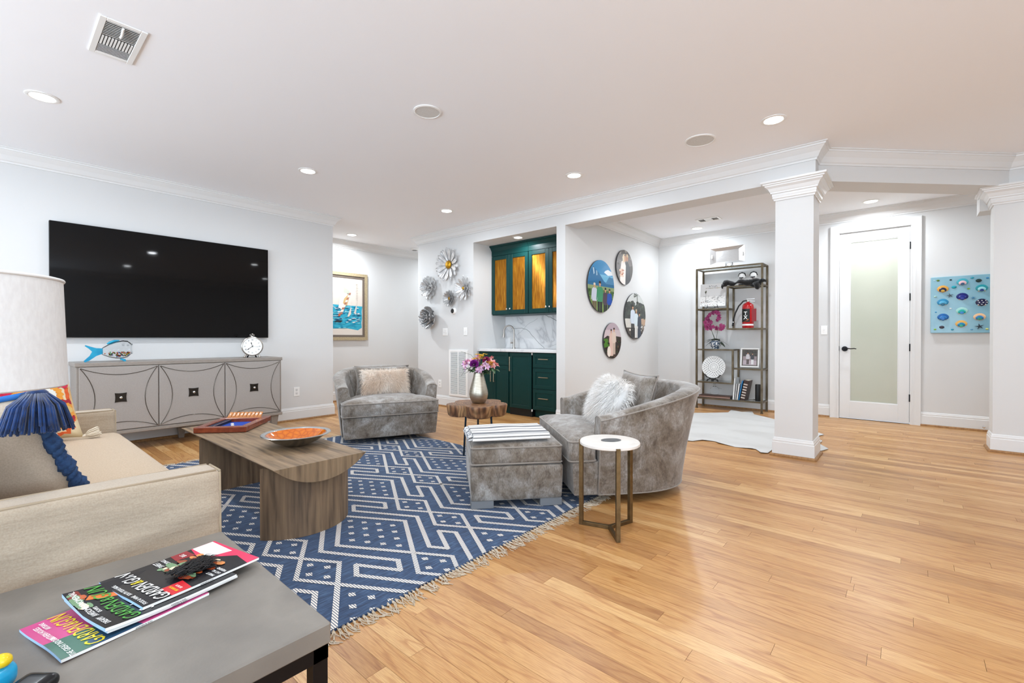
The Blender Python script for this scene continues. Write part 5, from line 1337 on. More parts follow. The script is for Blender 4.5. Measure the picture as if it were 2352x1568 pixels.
def carnation(label, head, mt, r, seed):
    t, rg = stemmed('carnation', label, 'flower', head, 2, 'cut flowers in the vase', seed)
    for i in range(46):
        z = 1-2*(i+.5)/46*.72; a = i*2.4; d = Vector((math.cos(a)*math.sqrt(max(0, 1-z*z)), math.sin(a)*math.sqrt(max(0, 1-z*z)), z)); u = d.orthogonal().normalized(); w2_ = d.cross(u)
        c = head+d*r*.55; v = [tuple(head+d*r*.2)]; k = 7; ph = rg.uniform(0, 6)
        for q in range(k): a2_ = -1.2+2.4*q/(k-1); v.append(tuple(c+(u*math.sin(a2_+ph*0)+w2_*rg.uniform(-.25, .25))*r*.55+d*r*(.42*math.cos(a2_)+rg.uniform(-.08, .08))))
        B().add(v, [(0, q, q+1) for q in range(1, k)]).obj('petal', mt, t, fixn=False)
PUR = mat('petal_purple', '#6a1170', r=.7, c2='#8d1f88', ns=30); CRI = mat('petal_crimson', '#8c1550', r=.7, c2='#a83269', ns=30)
carnation('deep purple carnation in the middle of the bouquet', bq(-.035, -.07, .080), PUR, .045, 11)
carnation('crimson carnation at the upper right of the bouquet', bq(.07, -.01, .115), CRI, .036, 12)
def spray(label, head, mt, n, rad, seed):
    t, rg = stemmed('goldenrod_spray', label, 'flower', head, 1, 'cut flowers in the vase', seed)
    for i in range(n):
        c = head+Vector((rg.uniform(-rad, rad), rg.uniform(-rad, rad), rg.uniform(-.02, .022))); b = B()
        for q in range(7): a = 2*PI*q/7; b.add([tuple(c), tuple(c+Vector((math.cos(a-.3)*.015, math.sin(a-.3)*.015, .006))), tuple(c+Vector((math.cos(a)*.022, math.sin(a)*.022, .003+rg.uniform(-.006, .006)))), tuple(c+Vector((math.cos(a+.3)*.015, math.sin(a+.3)*.015, .006)))], [(0, 1, 2, 3)])
        b.ell((c.x, c.y, c.z+.003), (.004, .004, .003), 6, 4).obj('floret', mt, t, fixn=False)
YF = mat('petal_yellow', '#e0ac10', r=.6, c2='#f0cb3c', ns=60); YO = mat('petal_amber', '#cf8a12', r=.6, c2='#e5b32b', ns=60)
spray('yellow flower spray at the top of the bouquet', bq(.025, .0, .150), YF, 22, .042, 21); spray('yellow flower spray at the upper left', bq(-.045, .0, .108), YF, 14, .032, 22)
spray('amber flower spray at the right of the bouquet', bq(.105, -.04, .085), YO, 18, .03, 23); spray('amber flower spray low behind the lilac bloom', bq(.09, -.04, .035), YO, 8, .022, 24)
def greenery(label, pts, leaves, seed, W=.03):
    t = thing('leafy_branch', label, 'foliage', (0, 0, 0), group='greenery in the vase'); rg = random.Random(seed)
    B().tube([NECK+Vector((0, 0, -.08)), NECK]+pts, .002, 6, .0012).obj('stem', STEM, t, smooth=180)
    full = [NECK]+pts
    for i in range(leaves):
        s = rg.uniform(.35, 1)*(len(full)-1); k = min(int(s), len(full)-2); p = full[k].lerp(full[k+1], s-k); a = rg.uniform(0, 2*PI)
        b = B(); leaf_shape(b, p, (math.cos(a), math.sin(a), rg.uniform(-.4, .4)), rg.uniform(.05, .085), W, .5); b.obj('leaf', LEAF, t, smooth=180, fixn=False)
greenery('long grassy blade arching down at the left of the vase', [bq(-.06, 0, .05), bq(-.12, 0, .035), bq(-.16, 0, -.03)], 3, 31, .012)
greenery('dark thin blade arching up at the left of the bouquet', [bq(-.02, 0, .10), bq(-.07, 0, .165), bq(-.165, 0, .195)], 0, 32)
greenery('broad leaves hanging at the left of the vase neck', [bq(-.04, -.02, .04), bq(-.075, -.02, .0)], 5, 33, .04); greenery('broad leaves hanging at the right of the vase neck', [bq(.06, -.02, .03), bq(.085, -.03, -.01)], 6, 34, .04)
greenery('leafy branch spreading right under the salmon bloom', [bq(.08, 0, .05), bq(.15, 0, .03)], 7, 35, .035); greenery('leafy branch behind the bouquet', [bq(-.02, .04, .05), bq(.03, .06, .10)], 7, 36, .035); greenery('silvery broad leaf over the vase front', [bq(.01, -.05, .03), bq(.02, -.07, .01)], 3, 37, .04)

# ================================================================== cowhide
hide = [(-2.29, 5.84), (-2.24, 6.47), (-2.14, 6.61), (-1.9, 6.82), (-1.94, 7.12), (-1.77, 7.0), (-1.67, 7.15), (-1.59, 6.9), (-1.4, 6.74), (-1.23, 6.6), (-1.0, 6.34), (-.8, 6.11), (-.68, 5.94), (-.74, 5.77), (-.65, 5.55), (-.66, 5.42), (-.56, 5.2), (-.60, 5.08), (-.75, 5.03), (-.95, 5.02), (-.958, 4.66), (-1.01, 4.63), (-1.08, 4.76), (-1.11, 4.74), (-1.25, 4.73), (-1.42, 4.78), (-1.48, 4.85), (-1.59, 4.81), (-1.65, 4.7), (-1.79, 4.66), (-1.86, 4.79), (-1.96, 4.85), (-2.18, 5.07), (-2.31, 5.5)]
hc = Vector((-1.45, 5.75)); v = []; n = len(hide); S = (1, .985, .94, .8, .55, .25)
for s in S:
    for i, (x, y) in enumerate(hide):
        zz = .004+(.010*abs(math.sin(i*1.7)) if s == 1 else .006*abs(math.sin(i*1.7)) if s > .98 else .003*abs(math.sin(i*.9+s*4)))
        v.append((hc.x+(x-hc.x)*s, hc.y+(y-hc.y)*s, zz))
v.append((hc.x, hc.y, .004)); f = [(i*n+j, i*n+(j+1) % n, (i+1)*n+(j+1) % n, (i+1)*n+j) for i in range(len(S)-1) for j in range(n)]+[((len(S)-1)*n+j, (len(S)-1)*n+(j+1) % n, len(v)-1) for j in range(n)]
o = B().add(v, f).obj('cowhide_rug', mat('white_cowhide', '#bdbcb9', r=.7, c2='#a9a6a2', ns=1.6, nd=5, st=(1, 2.2, 1), rng=(.45, .8), sheen=.3), smooth=180)
sm = o.modifiers.new('thickness', 'SOLIDIFY'); sm.thickness = .003; sm.offset = 1
tag(o, 'pale white cowhide lying between the bookshelf and the column', 'rug')

# ================================================================== round photographs (flat prints under gloss)
SK = ink('c99673', .2); SKD = ink('b57f5f', .2)
def person(x, y, h, top, legs, skin=None, hair='2a1f1a', w=1.0, dress=False):
    """a standing figure of the print: x centre, y feet, h height"""
    skin = skin or SK; u = h/8*w; out = []
    if dress: out += [(top, [(x-1.3*u, y), (x+1.3*u, y), (x+.75*u, y+.62*h), (x-.75*u, y+.62*h)])]
    else: out += [(legs, [(x-.75*u, y+.05*h), (x-.08*u, y+.05*h), (x-.05*u, y+.5*h), (x-.8*u, y+.5*h)]), (legs, [(x+.08*u, y+.05*h), (x+.75*u, y+.05*h), (x+.8*u, y+.5*h), (x+.05*u, y+.5*h)])]
    out += [(top, [(x-.85*u, y+.45*h), (x+.85*u, y+.45*h), (x+1.05*u, y+.80*h), (x+.4*u, y+.855*h), (x-.4*u, y+.855*h), (x-1.05*u, y+.80*h)]),
            (top, [(x-1.3*u, y+.50*h), (x-1.0*u, y+.48*h), (x-.75*u, y+.80*h), (x-1.05*u, y+.80*h)]), (top, [(x+1.3*u, y+.50*h), (x+1.0*u, y+.48*h), (x+.75*u, y+.80*h), (x+1.05*u, y+.80*h)]),
            (skin, [(x-.2*u, y+.84*h), (x+.2*u, y+.84*h), (x+.2*u, y+.89*h), (x-.2*u, y+.89*h)]), (skin, circ(x, y+.925*h, .38*u, .055*h, 10)),
            (ink(hair, .2), [(x-.42*u, y+.93*h), (x+.42*u, y+.93*h), (x+.36*u, y+.985*h), (x, y+1.0*h), (x-.36*u, y+.985*h)])]
    return out
def rectp(x0, x1, y0, y1): return [(x0, y0), (x1, y0), (x1, y1), (x0, y1)]
def blobs(rg, n, cols, x0, x1, y0, y1, r0, r1, gl=.2): return [(ink(rg.choice(cols), gl), circ(rg.uniform(x0, x1), rg.uniform(y0, y1), rg.uniform(r0, r1), rg.uniform(r0, r1)*.7, 8, rg.random())) for _ in range(n)]
def round_photo(label, yc, zc, r, layers):
    t = thing('round_photo', label, 'photo', (-3.17, yc, zc), group='round photographs on the partition wall')
    M = Matrix.Rotation(PI/2, 4, 'Y')
    d = B(M); d.lathe([(.001, .006), (r-.004, .006), (r, .010), (r, .024), (r-.002, .026), (.001, .026)], 56, cap=False); d.obj('disc', mat('photo_edge', '#3a3a3c', r=.3), t, smooth=30)
    B().box(.0005, .006, -.05, .05, -.05, .05).obj('wall_mount', BLACKM, t)
    p = B(frame((.0263, 0, 0), (0, 1, 0), (0, 0, 1), (1, 0, 0)))
    print_layers(p, [(m, [(x*r, y*r) for x, y in q]) for m, q in layers], disc_clip(r-.002, 48), .00002); p.obj('print', None, t, fixn=False)
rg = random.Random(14)
# local print coordinates run from -1 to 1; +x points along the wall towards the corner
L1 = [(ink('6fb4d6', .12), rectp(-1, 1, -1, 1)), (ink('3c8cc0', .12), rectp(-1, 1, .45, 1)), (ink('e8eef2', .12), [(.2, .55), (.5, .45), (.9, .5), (.8, .62), (.5, .68), (.3, .62)]),
      (ink('2f6f9e', .12), [(-1, .05), (-1, .25), (-.75, .6), (-.6, .72), (-.45, .62), (-.2, .5), (.2, .2), (.5, .12), (1, .3), (1, 0)]), (ink('4a83ab', .12), [(.3, .12), (.6, .42), (.85, .38), (1, .5), (1, .05)]), (ink('a9c6d8', .12), [(-.65, .66), (-.55, .66), (-.5, .45), (-.58, .4)]), (ink('9fc0d4', .12), [(-.4, .58), (-.32, .55), (-.3, .4), (-.38, .38)]),
      (ink('2d6a93', .12), rectp(-1, 1, .0, .12)), (ink('8a9a6d', .12), rectp(-1, 1, -.18, .0)), (ink('4e6b3c', .12), rectp(-1, 1, -.42, -.14)), (ink('6e8a4a', .12), rectp(-1, 1, -1, -.4))]+blobs(rg, 40, ['2f4a26', '3d5c30', '58753f'], -1, 1, -.5, -.18, .04, .09, .12)
L1 += person(-.52, -1.15, 1.25, ink('c3c8d4', .15), ink('6b5a45', .15), hair='d9cdb8', w=1.15)+person(-.12, -1.25, 1.45, ink('3f8a62', .15), ink('15161a', .15), hair='33261c', w=1.15)+person(.30, -1.25, 1.22, ink('4a3b48', .15), ink('1a1a20', .15), hair='222222', w=1.1)+person(.62, -1.2, 1.15, ink('1f4fa8', .15), ink('20304f', .15), hair='3a2a22', w=1.15)
round_photo('large round photo of four people before blue mountains', 5.47, 1.76, .355, L1)
L2 = [(ink('6b6460', .12), rectp(-1, 1, -1, 1)), (ink('4a4038', .12), rectp(-1, 1, .7, 1)), (ink('55504b', .12), [(.3, -1), (1, -1), (1, .2), (.5, .1)])]+blobs(rg, 26, ['837a72', '5a534d', '77706a'], -1, 1, .1, 1, .06, .16, .12)
L2 += [(ink('3a3c40', .12), [(.0, -1.1), (.75, -1.1), (.62, .1), (.35, .36), (.1, .3)]), (ink('efe7e0', .12), [(-.6, -1.1), (.05, -1.1), (.12, .1), (-.1, .42), (-.4, .3), (-.55, -.2)]), (SK, circ(.02, .5, .13, .19, 12)), (ink('e4cfae', .12), [(-.22, .2), (-.05, .35), (-.08, .72), (.08, .74), (-.14, .76), (-.3, .55)]), (SKD, circ(.28, .56, .13, .19, 12)), (ink('c9a87e', .12), [(.15, .62), (.4, .62), (.38, .78), (.2, .8)])]+blobs(rg, 24, ['e6c3a8', 'd9a98a', 'f2e4d6', 'b9785a'], -.62, -.15, -.55, -.1, .05, .1, .12)
round_photo('small round wedding portrait, highest on the partition wall', 6.145, 2.095, .256, L2)
L3 = [(ink('d9dcdd', .12), rectp(-1, 1, -1, 1)), (ink('c6c9c6', .12), rectp(-1, 1, .5, 1)), (ink('3f4440', .12), [(-1, .1), (-1, .5), (-.6, .62), (-.2, .5), (.1, .45), (.4, .62), (.8, .55), (1, .5), (1, -.1), (-1, -.2)]), (ink('cfcbc2', .12), rectp(-1, -.1, -.5, -.12)), (ink('b89a80', .12), [(.5, -.1), (1, -.05), (1, -.4), (.55, -.4)]), (ink('4b433c', .12), rectp(-1, 1, -1, -.5))]
L3 += blobs(rg, 60, ['2f352f', '464d45', '56604f', '3a3d38'], -1, 1, -.1, .6, .06, .14, .12)+blobs(rg, 40, ['2c2724', '8a7c6d', 'd8d2c8', '5a4f47'], -1, 1, -.9, -.3, .04, .1, .12)+[(ink('4d544b', .12), [(.15, .4), (.2, .4), (.17, .95), (.12, .95)])]+[(ink('4d544b', .12), [(.15, .9), (.15+.35*math.cos(q), .9+.2*math.sin(q)), (.15+.3*math.cos(q+.25), .86+.2*math.sin(q+.25))]) for q in (0, .6, 1.2, 2, 2.6, 3.2)]
L3 += person(-.28, -1.0, 1.5, ink('ccd6e2', .15), ink('232326', .15), hair='2f231b')+person(.05, -1.0, 1.32, ink('cfdbe0', .15), ink('e3e1dc', .15), hair='cbb48e')+person(.36, -1.05, 1.25, ink('333b49', .15), ink('333b49', .15), hair='1f1a18', dress=True)
round_photo('large round photo of three people under a palm, nearest the corner', 6.50, 1.39, .352, L3)
L4 = [(ink('c9b8bb', .12), rectp(-1, 1, -1, 1)), (ink('b6a6ad', .12), rectp(-1, 1, .6, 1)), (ink('3a2f2a', .12), [(-1, .12), (-.6, .28), (-.2, .2), (.4, .25), (1, .2), (1, -1), (-1, -1)]), (ink('4f7a2f', .12), [(-1, -.4), (-1, .1), (-.55, .12), (-.4, -.3)])]+blobs(rg, 40, ['45362f', '2b2320', '5d463b', '33402a'], -1, 1, -.9, .2, .05, .13, .12)
L4 += person(-.18, -.85, 1.5, ink('d9b8ab', .15), ink('d9b8ab', .15), hair='241a18', dress=True)+person(.14, -.85, 1.58, ink('d8c3b4', .15), ink('cdb7a6', .15), hair='241a18')+[(ink('e9dccf', .15), circ(-.42, -.6, .2, .3, 10))]
round_photo('small round photo of a couple in pale clothes, lowest on the wall', 5.785, 1.02, .253, L4)

# ================================================================== bookshelf and what stands on it
IRON = mat('aged_gilt_iron', '#574b37', r=.45, m=.7, c2='#635846', c3='#716756', ns=8, nd=4, rng=(.35, .65))
SGL = mat('shelf_glass', '#eef3f2', r=.05, trans=.9, ior=1.1)
bk = thing('etagere_bookshelf', 'tall aged metal bookshelf with staggered glass shelves at the far wall', 'bookshelf', (-1.975, 7.21, 0))
xl, xr, yf, yb, q = -.445, .445, -.145, .15, .0125
for x in (xl, xr):
    for y in (yf, yb):
        p = B().box(x-q, x+q, y-q, y+q, .004, 2.10).obj('post', IRON, bk); B().box(x-.018, x+.018, y-.018, y+.018, 0, .006).obj('foot_pad', IRON, p)
xm, xn = -.005, .067
for x, z0, z1 in ((xm, 1.185, 1.81), (xn, .40, .89)):
    for y in (yf, yb): B().box(x-q, x+q, y-q, y+q, z0, z1).obj('divider_post', IRON, bk)
def shelf(x0, x1, z):
    b = B()
    b.box(x0, x1, yf-.010, yf+.010, z-.022, z-.002).box(x0, x1, yb-.010, yb+.010, z-.022, z-.002).box(x0-.01, x0+.01, yf, yb, z-.022, z-.002).box(x1-.01, x1+.01, yf, yb, z-.022, z-.002)
    s = b.obj('shelf_rail', IRON, bk); B().box(x0+.008, x1-.008, yf+.008, yb-.008, z-.006, z).obj('glass_pane', SGL, s)
for a in ((xl, xr, 2.105), (xm, xr, 1.815), (xl, xm, 1.50), (xm, xr, 1.20), (xl, xn, .895), (xn, xr, .625), (xl, xn, .408), (xl, xr, .165)): shelf(*a)
def easel(label, loc, w, mt, group='small display easels'):
    t = thing('display_easel', label, 'easel', loc, group=group)
    for s in (-1, 1):
        B().tube([(s*w*.55, -.05, .0), (s*w*.5, -.04, .012), (s*w*.42, -.035, .02), (s*w*.42, -.045, .05), (s*w*.38, -.05, .06)], .0035, 6).obj('hook', mt, t, smooth=180)
        B().tube([(s*w*.42, -.035, .02), (s*w*.3, .03, .10), (0, .05, .16)], .003, 6).obj('side_rail', mt, t, smooth=180)
    B().tube([(-w*.42, -.035, .02), (0, -.03, .008), (w*.42, -.035, .02)], .003, 6).tube([(0, .05, .16), (0, .085, .0)], .003, 6).obj('brace', mt, t, smooth=180)
    return t
# silver tray on top
easel('thin black easel holding the silver tray on the bookshelf', (-1.985, 7.19, 2.106), .11, BLACKM)
M = Matrix.Translation((-2.015, 7.17, 2.150)) @ Matrix.Rotation(R(6), 4, 'Z') @ Matrix.Rotation(R(-10), 4, 'X') @ Matrix.Rotation(R(-2), 4, 'Y')
ty = thing('silver_serving_tray', 'rectangular silver serving tray standing on top of the bookshelf', 'tray', (0, 0, 0))
W2, H2, w2, h2 = .235, .255, .155, .175
b = B(M); cz = H2/2
o_ = [(-W2, 0), (W2, 0), (W2, H2), (-W2, H2)]; i_ = [(-w2, .04), (w2, .04), (w2, H2-.04), (-w2, H2-.04)]
v = [(x, -.035+.004*((x > 0) != (z > .1)), z) for x, z in o_]+[(x, .0, z) for x, z in i_]+[(x, .004, z) for x, z in i_]+[(x, -.031, z) for x, z in o_]
b.add(v, [(0, 1, 5, 4), (1, 2, 6, 5), (2, 3, 7, 6), (3, 0, 4, 7), (4, 5, 6, 7), (8, 9, 13-4+0, 8)][:5]+[(12, 8, 9, 13), (13, 9, 10, 14), (14, 10, 11, 15), (15, 11, 8, 12), (11, 10, 9, 8), (0, 12, 13, 1), (1, 13, 14, 2), (2, 14, 15, 3), (3, 15, 12, 0)])
b.obj('dish', mat('hammered_silver', '#c9c9c9', r=.3, m=.8, bs=30, bump=.2), ty)
for s in (-1, 1): B(M).box(s*.205-.008, s*.205+.008, -.034, -.014, .10, .155, .004).obj('handle_slot', PLAST, ty)
# art panel
easel('black scrolled easel holding the decorated panel', (-2.215, 7.17, 1.50), .17, BLACKM)
M = Matrix.Translation((-2.215, 7.135, 1.535)) @ Matrix.Rotation(R(3), 4, 'Z') @ Matrix.Rotation(R(-8), 4, 'X')
ap = thing('decorated_panel', 'white glass panel painted with village and plants on the bookshelf', 'artwork', (0, 0, 0))
B(M).box(-.18, .18, 0, .006, 0, .345, .002).obj('panel', mat('milk_glass', '#dedddc', r=.15), ap)
p = B(M @ frame((0, -.0005, 0), (1, 0, 0), (0, 0, 1), (0, -1, 0))); rg = random.Random(31); lay = [(ink('f2f1ef', .2), rectp(-.18, .18, 0, .15))]
dk = ['26282a', '3b3d3f', '55585a', '7c7f80']
for i in range(70): x = rg.uniform(-.17, .17); z = rg.uniform(.05, .16); w0 = rg.uniform(.004, .018); lay.append((ink(rg.choice(dk), .3), [(x-w0, z), (x, z-.003), (x+w0, z+rg.uniform(-.004, .004)), (x, z+.002)]))
for i in range(30): x = rg.uniform(-.17, .17); z = rg.uniform(.01, .07); lay.append((ink(rg.choice(dk+['9d9a70', 'a8746a']), .3), circ(x, z, rg.uniform(.003, .009), rg.uniform(.002, .005), 6)))
for i in range(16): x = -.10+.0145*i; lay.append((ink(rg.choice(['3c4a35', '8f7b3c', '8a4a44', '2d2f30']), .3), [(x, .27+.004*math.sin(i)), (x+.006, .278), (x+.003, .285), (x-.003, .279)]))
for i in range(22): a = rg.uniform(0, 6.28); lay.append((ink(rg.choice(['3a4430', '6a6f3a', '2a2c2d', '8a7a40']), .3), [(-.10, .18+.006*i % .08), (-.10+.016*math.cos(a), .20+.03*rg.random()), (-.10+.012*math.cos(a+.4), .205+.03*rg.random())]))
for i in range(26): x = rg.uniform(-.07, .06); lay.append((ink(rg.choice(dk), .3), circ(x, .305+rg.uniform(-.012, .012), .004, .003, 6)))
lay.append((ink('45484a', .3), [(-.10, .06), (-.097, .06), (-.098, .22), (-.101, .22)]))
print_layers(p, lay, rect_clip(-.18, .18, 0, .345), .00002); p.obj('painted_print', None, ap, fixn=False)
# black scarf and two helmeted figures
rg = random.Random(6); SC = mat('black_sculpture', '#0e0e10', r=.35)
b = B(); pts = []; rad = []
for i in range(30):
    t_ = i/29; pts.append((-2.035+.50*t_, 7.035+.02*math.sin(t_*9), 1.822+.028+.012*math.sin(t_*17)-(.02 if t_ < .06 else 0))); rad.append(.030+.012*math.sin(t_*13)+.006*math.sin(t_*31)+(.012 if t_ > .7 else 0))
b.tube(pts, rad, 10)
b.tube([(-1.60, 7.03, 1.83), (-1.585, 7.02, 1.79), (-1.58, 7.02, 1.755), (-1.585, 7.02, 1.735)], [.05, .04, .032, .015], 8).tube([(-1.59, 7.03, 1.80), (-1.64, 7.025, 1.79), (-1.675, 7.02, 1.795)], [.03, .018, .006], 8).tube([(-2.03, 7.03, 1.83), (-2.045, 7.02, 1.80), (-2.04, 7.02, 1.775)], [.03, .016, .008], 8).tube([(-1.53, 7.04, 1.86), (-1.49, 7.05, 1.85), (-1.475, 7.06, 1.835)], [.03, .016, .006], 8)
tag(b.obj('draped_black_scarf', mat('black_plush', '#0b0b0d', r=.85, bs=60, bump=.6, sheen=.2), smooth=180), 'black plush scarf draped over the upper right bookshelf tier', 'scarf')
for x, l in ((-1.805, 'small white and black figure on the scarf, left one'), (-1.655, 'small white and black figure on the scarf, right one')):
    t = thing('painted_figure', l, 'figurine', (x, 7.13, 1.816), group='small painted figures on the black scarf'); t.scale = (1.3, 1.3, 1.3)
    B().soft(-.032, .032, -.025, .025, 0, .055, .02, 6).obj('body', mat('figure_red', '#b8543a', r=.3, c2='#e9e6e0', ns=22, rng=(.45, .5)), t, smooth=180)
    B().box(-.03, .03, -.03, -.02, .0, .012, .003).obj('feet', INK, t)
    h = B().ell((0, 0, .098), (.034, .032, .036), 16, 10).obj('helmet', PLAST, t, smooth=60)
    B().tube([(-.036, 0, .10), (-.026, 0, .130), (0, 0, .140), (.026, 0, .130), (.036, 0, .10)], .007, 8).obj('helmet_stripe', INK, h, smooth=60)
    B().box(-.022, .022, -.036, -.028, .075, .085, .002).box(-.003, .003, -.037, -.028, .062, .085, .001).obj('face_guard', INK, h)
# fire extinguisher
ex = thing('fire_extinguisher', 'red decorative fire extinguisher with black TX label on the bookshelf', 'fire extinguisher', (-1.742, 7.20, 1.201))
RDP = mat('red_enamel', '#b01018', r=.18, coat=.5)
B().lathe([(.001, 0), (.072, .0), (.076, .006), (.076, .30), (.070, .335), (.045, .360), (.022, .368), (.020, .378)], 36).obj('tank', RDP, ex, smooth=40)
b = B()
for i in range(12):
    a0 = R(180+2+i*10); a1 = R(180+2+(i+1)*10); r = .0768
    b.add([(r*math.cos(a0), r*math.sin(a0), .085), (r*math.cos(a1), r*math.sin(a1), .085), (r*math.cos(a1), r*math.sin(a1), .275), (r*math.cos(a0), r*math.sin(a0), .275)], [(0, 1, 2, 3)])
b.obj('label', INK, ex, smooth=180, fixn=False)
b = B()
for ch, z in (('T', .205), ('X', .150)):
    q_ = B(); q_.text(ch, .075, Matrix(), thick=.0004, bold=.0015)
    for x, y, zz in q_.V: pass
    b.M = Matrix.Rotation(R(-10), 4, 'Z'); b.add([(x, -.0805+.0003*(zz > 0), z+y) for x, y, zz in q_.V], q_.F); b.M = Matrix()
b.obj('lettering', PLAST, ex, fixn=False)
b = B(Matrix.Rotation(R(-4), 4, 'Z')); b.add([(x, -.0802, z) for x, z in ((-.05, .085), (-.01, .095), (.035, .135), (.03, .115), (.0, .10), (-.04, .088))], [(0, 1, 2, 3, 4, 5)]); b.obj('orange_flame', ink('d9701c', .3), ex, fixn=False)
b = B()
for i in range(14):
    a0 = R(190+i*11.4); a1 = R(190+(i+1)*11.4); r = .0768; b.add([(r*math.cos(a0), r*math.sin(a0), .035), (r*math.cos(a1), r*math.sin(a1), .035), (r*math.cos(a1), r*math.sin(a1), .058), (r*math.cos(a0), r*math.sin(a0), .058)], [(0, 1, 2, 3)])
b.obj('white_band', PLAST, ex, fixn=False)
B().prism([(.055, .10), (.115, .095), (.118, .10), (.118, .27), (.112, .275), (.055, .27)], -.045, -.035, 'y').obj('side_flap', mat('dark_red_flap', '#8a0c14', r=.4), ex)
B().cyl((0, 0, .375), (0, 0, .405), .016).box(-.02, .09, -.008, .008, .415, .421).add([(.0, -.006, .40), (.09, -.006, .385), (.09, .006, .385), (.0, .006, .40), (.0, -.006, .395), (.09, -.006, .381), (.09, .006, .381), (.0, .006, .395)], [(0, 1, 2, 3), (4, 7, 6, 5), (0, 4, 5, 1), (2, 6, 7, 3), (1, 5, 6, 2)]).tube([(.018*math.cos(a), -.018, .395+.018*math.sin(a)) for a in [2*PI*i/14 for i in range(14)]], .002, 6, closed=True).obj('valve_handle', CHROME, ex, smooth=40)
B().tube([(-.015, 0, .40), (-.06, -.01, .39), (-.12, -.02, .32), (-.165, -.02, .22), (-.19, -.02, .12), (-.198, -.02, .06)], .010, 10).obj('hose', mat('black_rubber', '#1a1a1b', r=.5), ex, smooth=60)
B().cyl((-.193, -.02, .085), (-.200, -.02, .03), .012, .013, 10).obj('nozzle', INK, ex, smooth=40); B().cyl((-.192, -.02, .095), (-.194, -.02, .085), .013).obj('hose_collar', CHROME, ex, smooth=40)
# orchid
oc_ = thing('potted_orchid', 'magenta orchid in a patterned bowl on the bookshelf', 'plant', (-2.185, 7.19, .896))
B().lathe([(.05, 0), (.055, .008), (.045, .018), (.06, .03), (.082, .06), (.085, .085), (.072, .112), (.066, .118), (.07, .126), (.06, .12), (.001, .11)], 32, cap=False).obj('pot', mat('blue_white_porcelain', '#d9dadb', r=.2, c2='#43566b', ns=38, nd=3, rng=(.47, .52)), oc_, smooth=50)
B().ell((0, 0, .125), (.065, .065, .03), 14, 8).obj('moss', mat('moss', '#3b4034', r=.95, bs=60, bump=.8), oc_, smooth=180)
OL = mat('orchid_leaf', '#2f3a2f', r=.45, c2='#3f4c3c', ns=6)
for d, L, W in (((-1, -.3, -.2), .17, .085), ((-.8, -.5, .5), .15, .085), ((.9, -.3, -.1), .16, .08), ((.6, -.6, .6), .13, .075), ((1, .1, .05), .20, .035), ((-1, .2, .3), .15, .04)):
    b = B(); leaf_shape(b, (0, 0, .13), d, L, W, .55); b.obj('leaf', OL, oc_, smooth=180, fixn=False)
OP = [mat('orchid_petal', '#8a2456', r=.6, c2='#a8437a', ns=30), mat('orchid_petal_dark', '#721b46', r=.6, c2='#93346a', ns=30)]
rg = random.Random(12)
def orchid_bloom(p, s=1.0):
    p = Vector(p); b = B(); f_ = Vector((rg.uniform(-.4, .4), -1, rg.uniform(-.2, .3))).normalized(); u = f_.orthogonal().normalized(); w3 = f_.cross(u)
    for i in range(5):
        a = 2*PI*i/5+rg.uniform(-.1, .1); d = u*math.cos(a)+w3*math.sin(a); sd = f_.cross(d); L = .036*s; v = []
        for k in range(5): t_ = k/4; c = p+d*L*t_+f_*(.008*math.sin(t_*PI)); wd = (.019 if i % 2 else .013)*s*math.sin(PI*(.12+.8*t_)); v += [tuple(c-sd*wd), tuple(c+sd*wd)]
        b.add(v, [(2*k, 2*k+1, 2*k+3, 2*k+2) for k in range(4)])
    b.ell(tuple(p+f_*.008), .007*s, 8, 6); b.obj('bloom', OP[rg.randint(0, 1)], oc_, smooth=180, fixn=False)
stems = [[(0, 0, .13), (-.06, 0, .28), (-.13, -.01, .40), (-.10, -.02, .50), (-.02, -.02, .545), (.05, -.02, .50)], [(.01, 0, .13), (.03, 0, .28), (.06, -.01, .36), (.10, -.02, .38), (.115, -.02, .33)], [(-.01, 0, .13), (-.05, 0, .25), (-.09, -.02, .36)]]
for s_ in stems: B().tube(s_, .0028, 6).obj('flower_stem', mat('orchid_stem', '#55604a', r=.6), oc_, smooth=180)
for x, z in ((-.14, .40), (-.125, .45), (-.10, .485), (-.07, .515), (-.03, .54), (.01, .55), (.045, .535), (.06, .50), (.055, .46), (.03, .43), (-.09, .42), (-.06, .40), (-.10, .36), (-.13, .35), (-.12, .31), (-.08, .34), (-.03, .33), (.02, .31), (.085, .35), (.10, .31), (.12, .33), (.075, .30), (-.06, .31)): orchid_bloom((x, -.02+rg.uniform(-.02, .01), z), rg.uniform(.85, 1.1))
# framed photo
fp = thing('framed_photo', 'silver framed photo of two people standing on the bookshelf', 'photo frame', (0, 0, 0))
M = Matrix.Translation((-1.698, 7.10, .640)) @ Matrix.Rotation(R(4), 4, 'Z') @ Matrix.Rotation(R(-10), 4, 'X')
b = B(M)
for x0, x1, z0, z1 in ((-.122, .122, 0, .022), (-.122, .122, .258, .28), (-.122, -.1, .022, .258), (.1, .122, .022, .258)): b.box(x0, x1, 0, .016, z0, z1, .003)
b.obj('frame', mat('silver_frame', '#c8c6c2', r=.3, m=.6), fp)
b = B(M)
for x0, x1, z0, z1 in ((-.100, .100, .022, .034), (-.100, .100, .246, .258), (-.100, -.088, .034, .246), (.088, .100, .034, .246)): b.box(x0, x1, .004, .009, z0, z1)
b.obj('dark_liner', mat('dark_liner', '#5a534c', r=.5), fp)
p = B(M @ frame((0, .0085, 0), (1, 0, 0), (0, 0, 1), (0, -1, 0))); rg = random.Random(41)
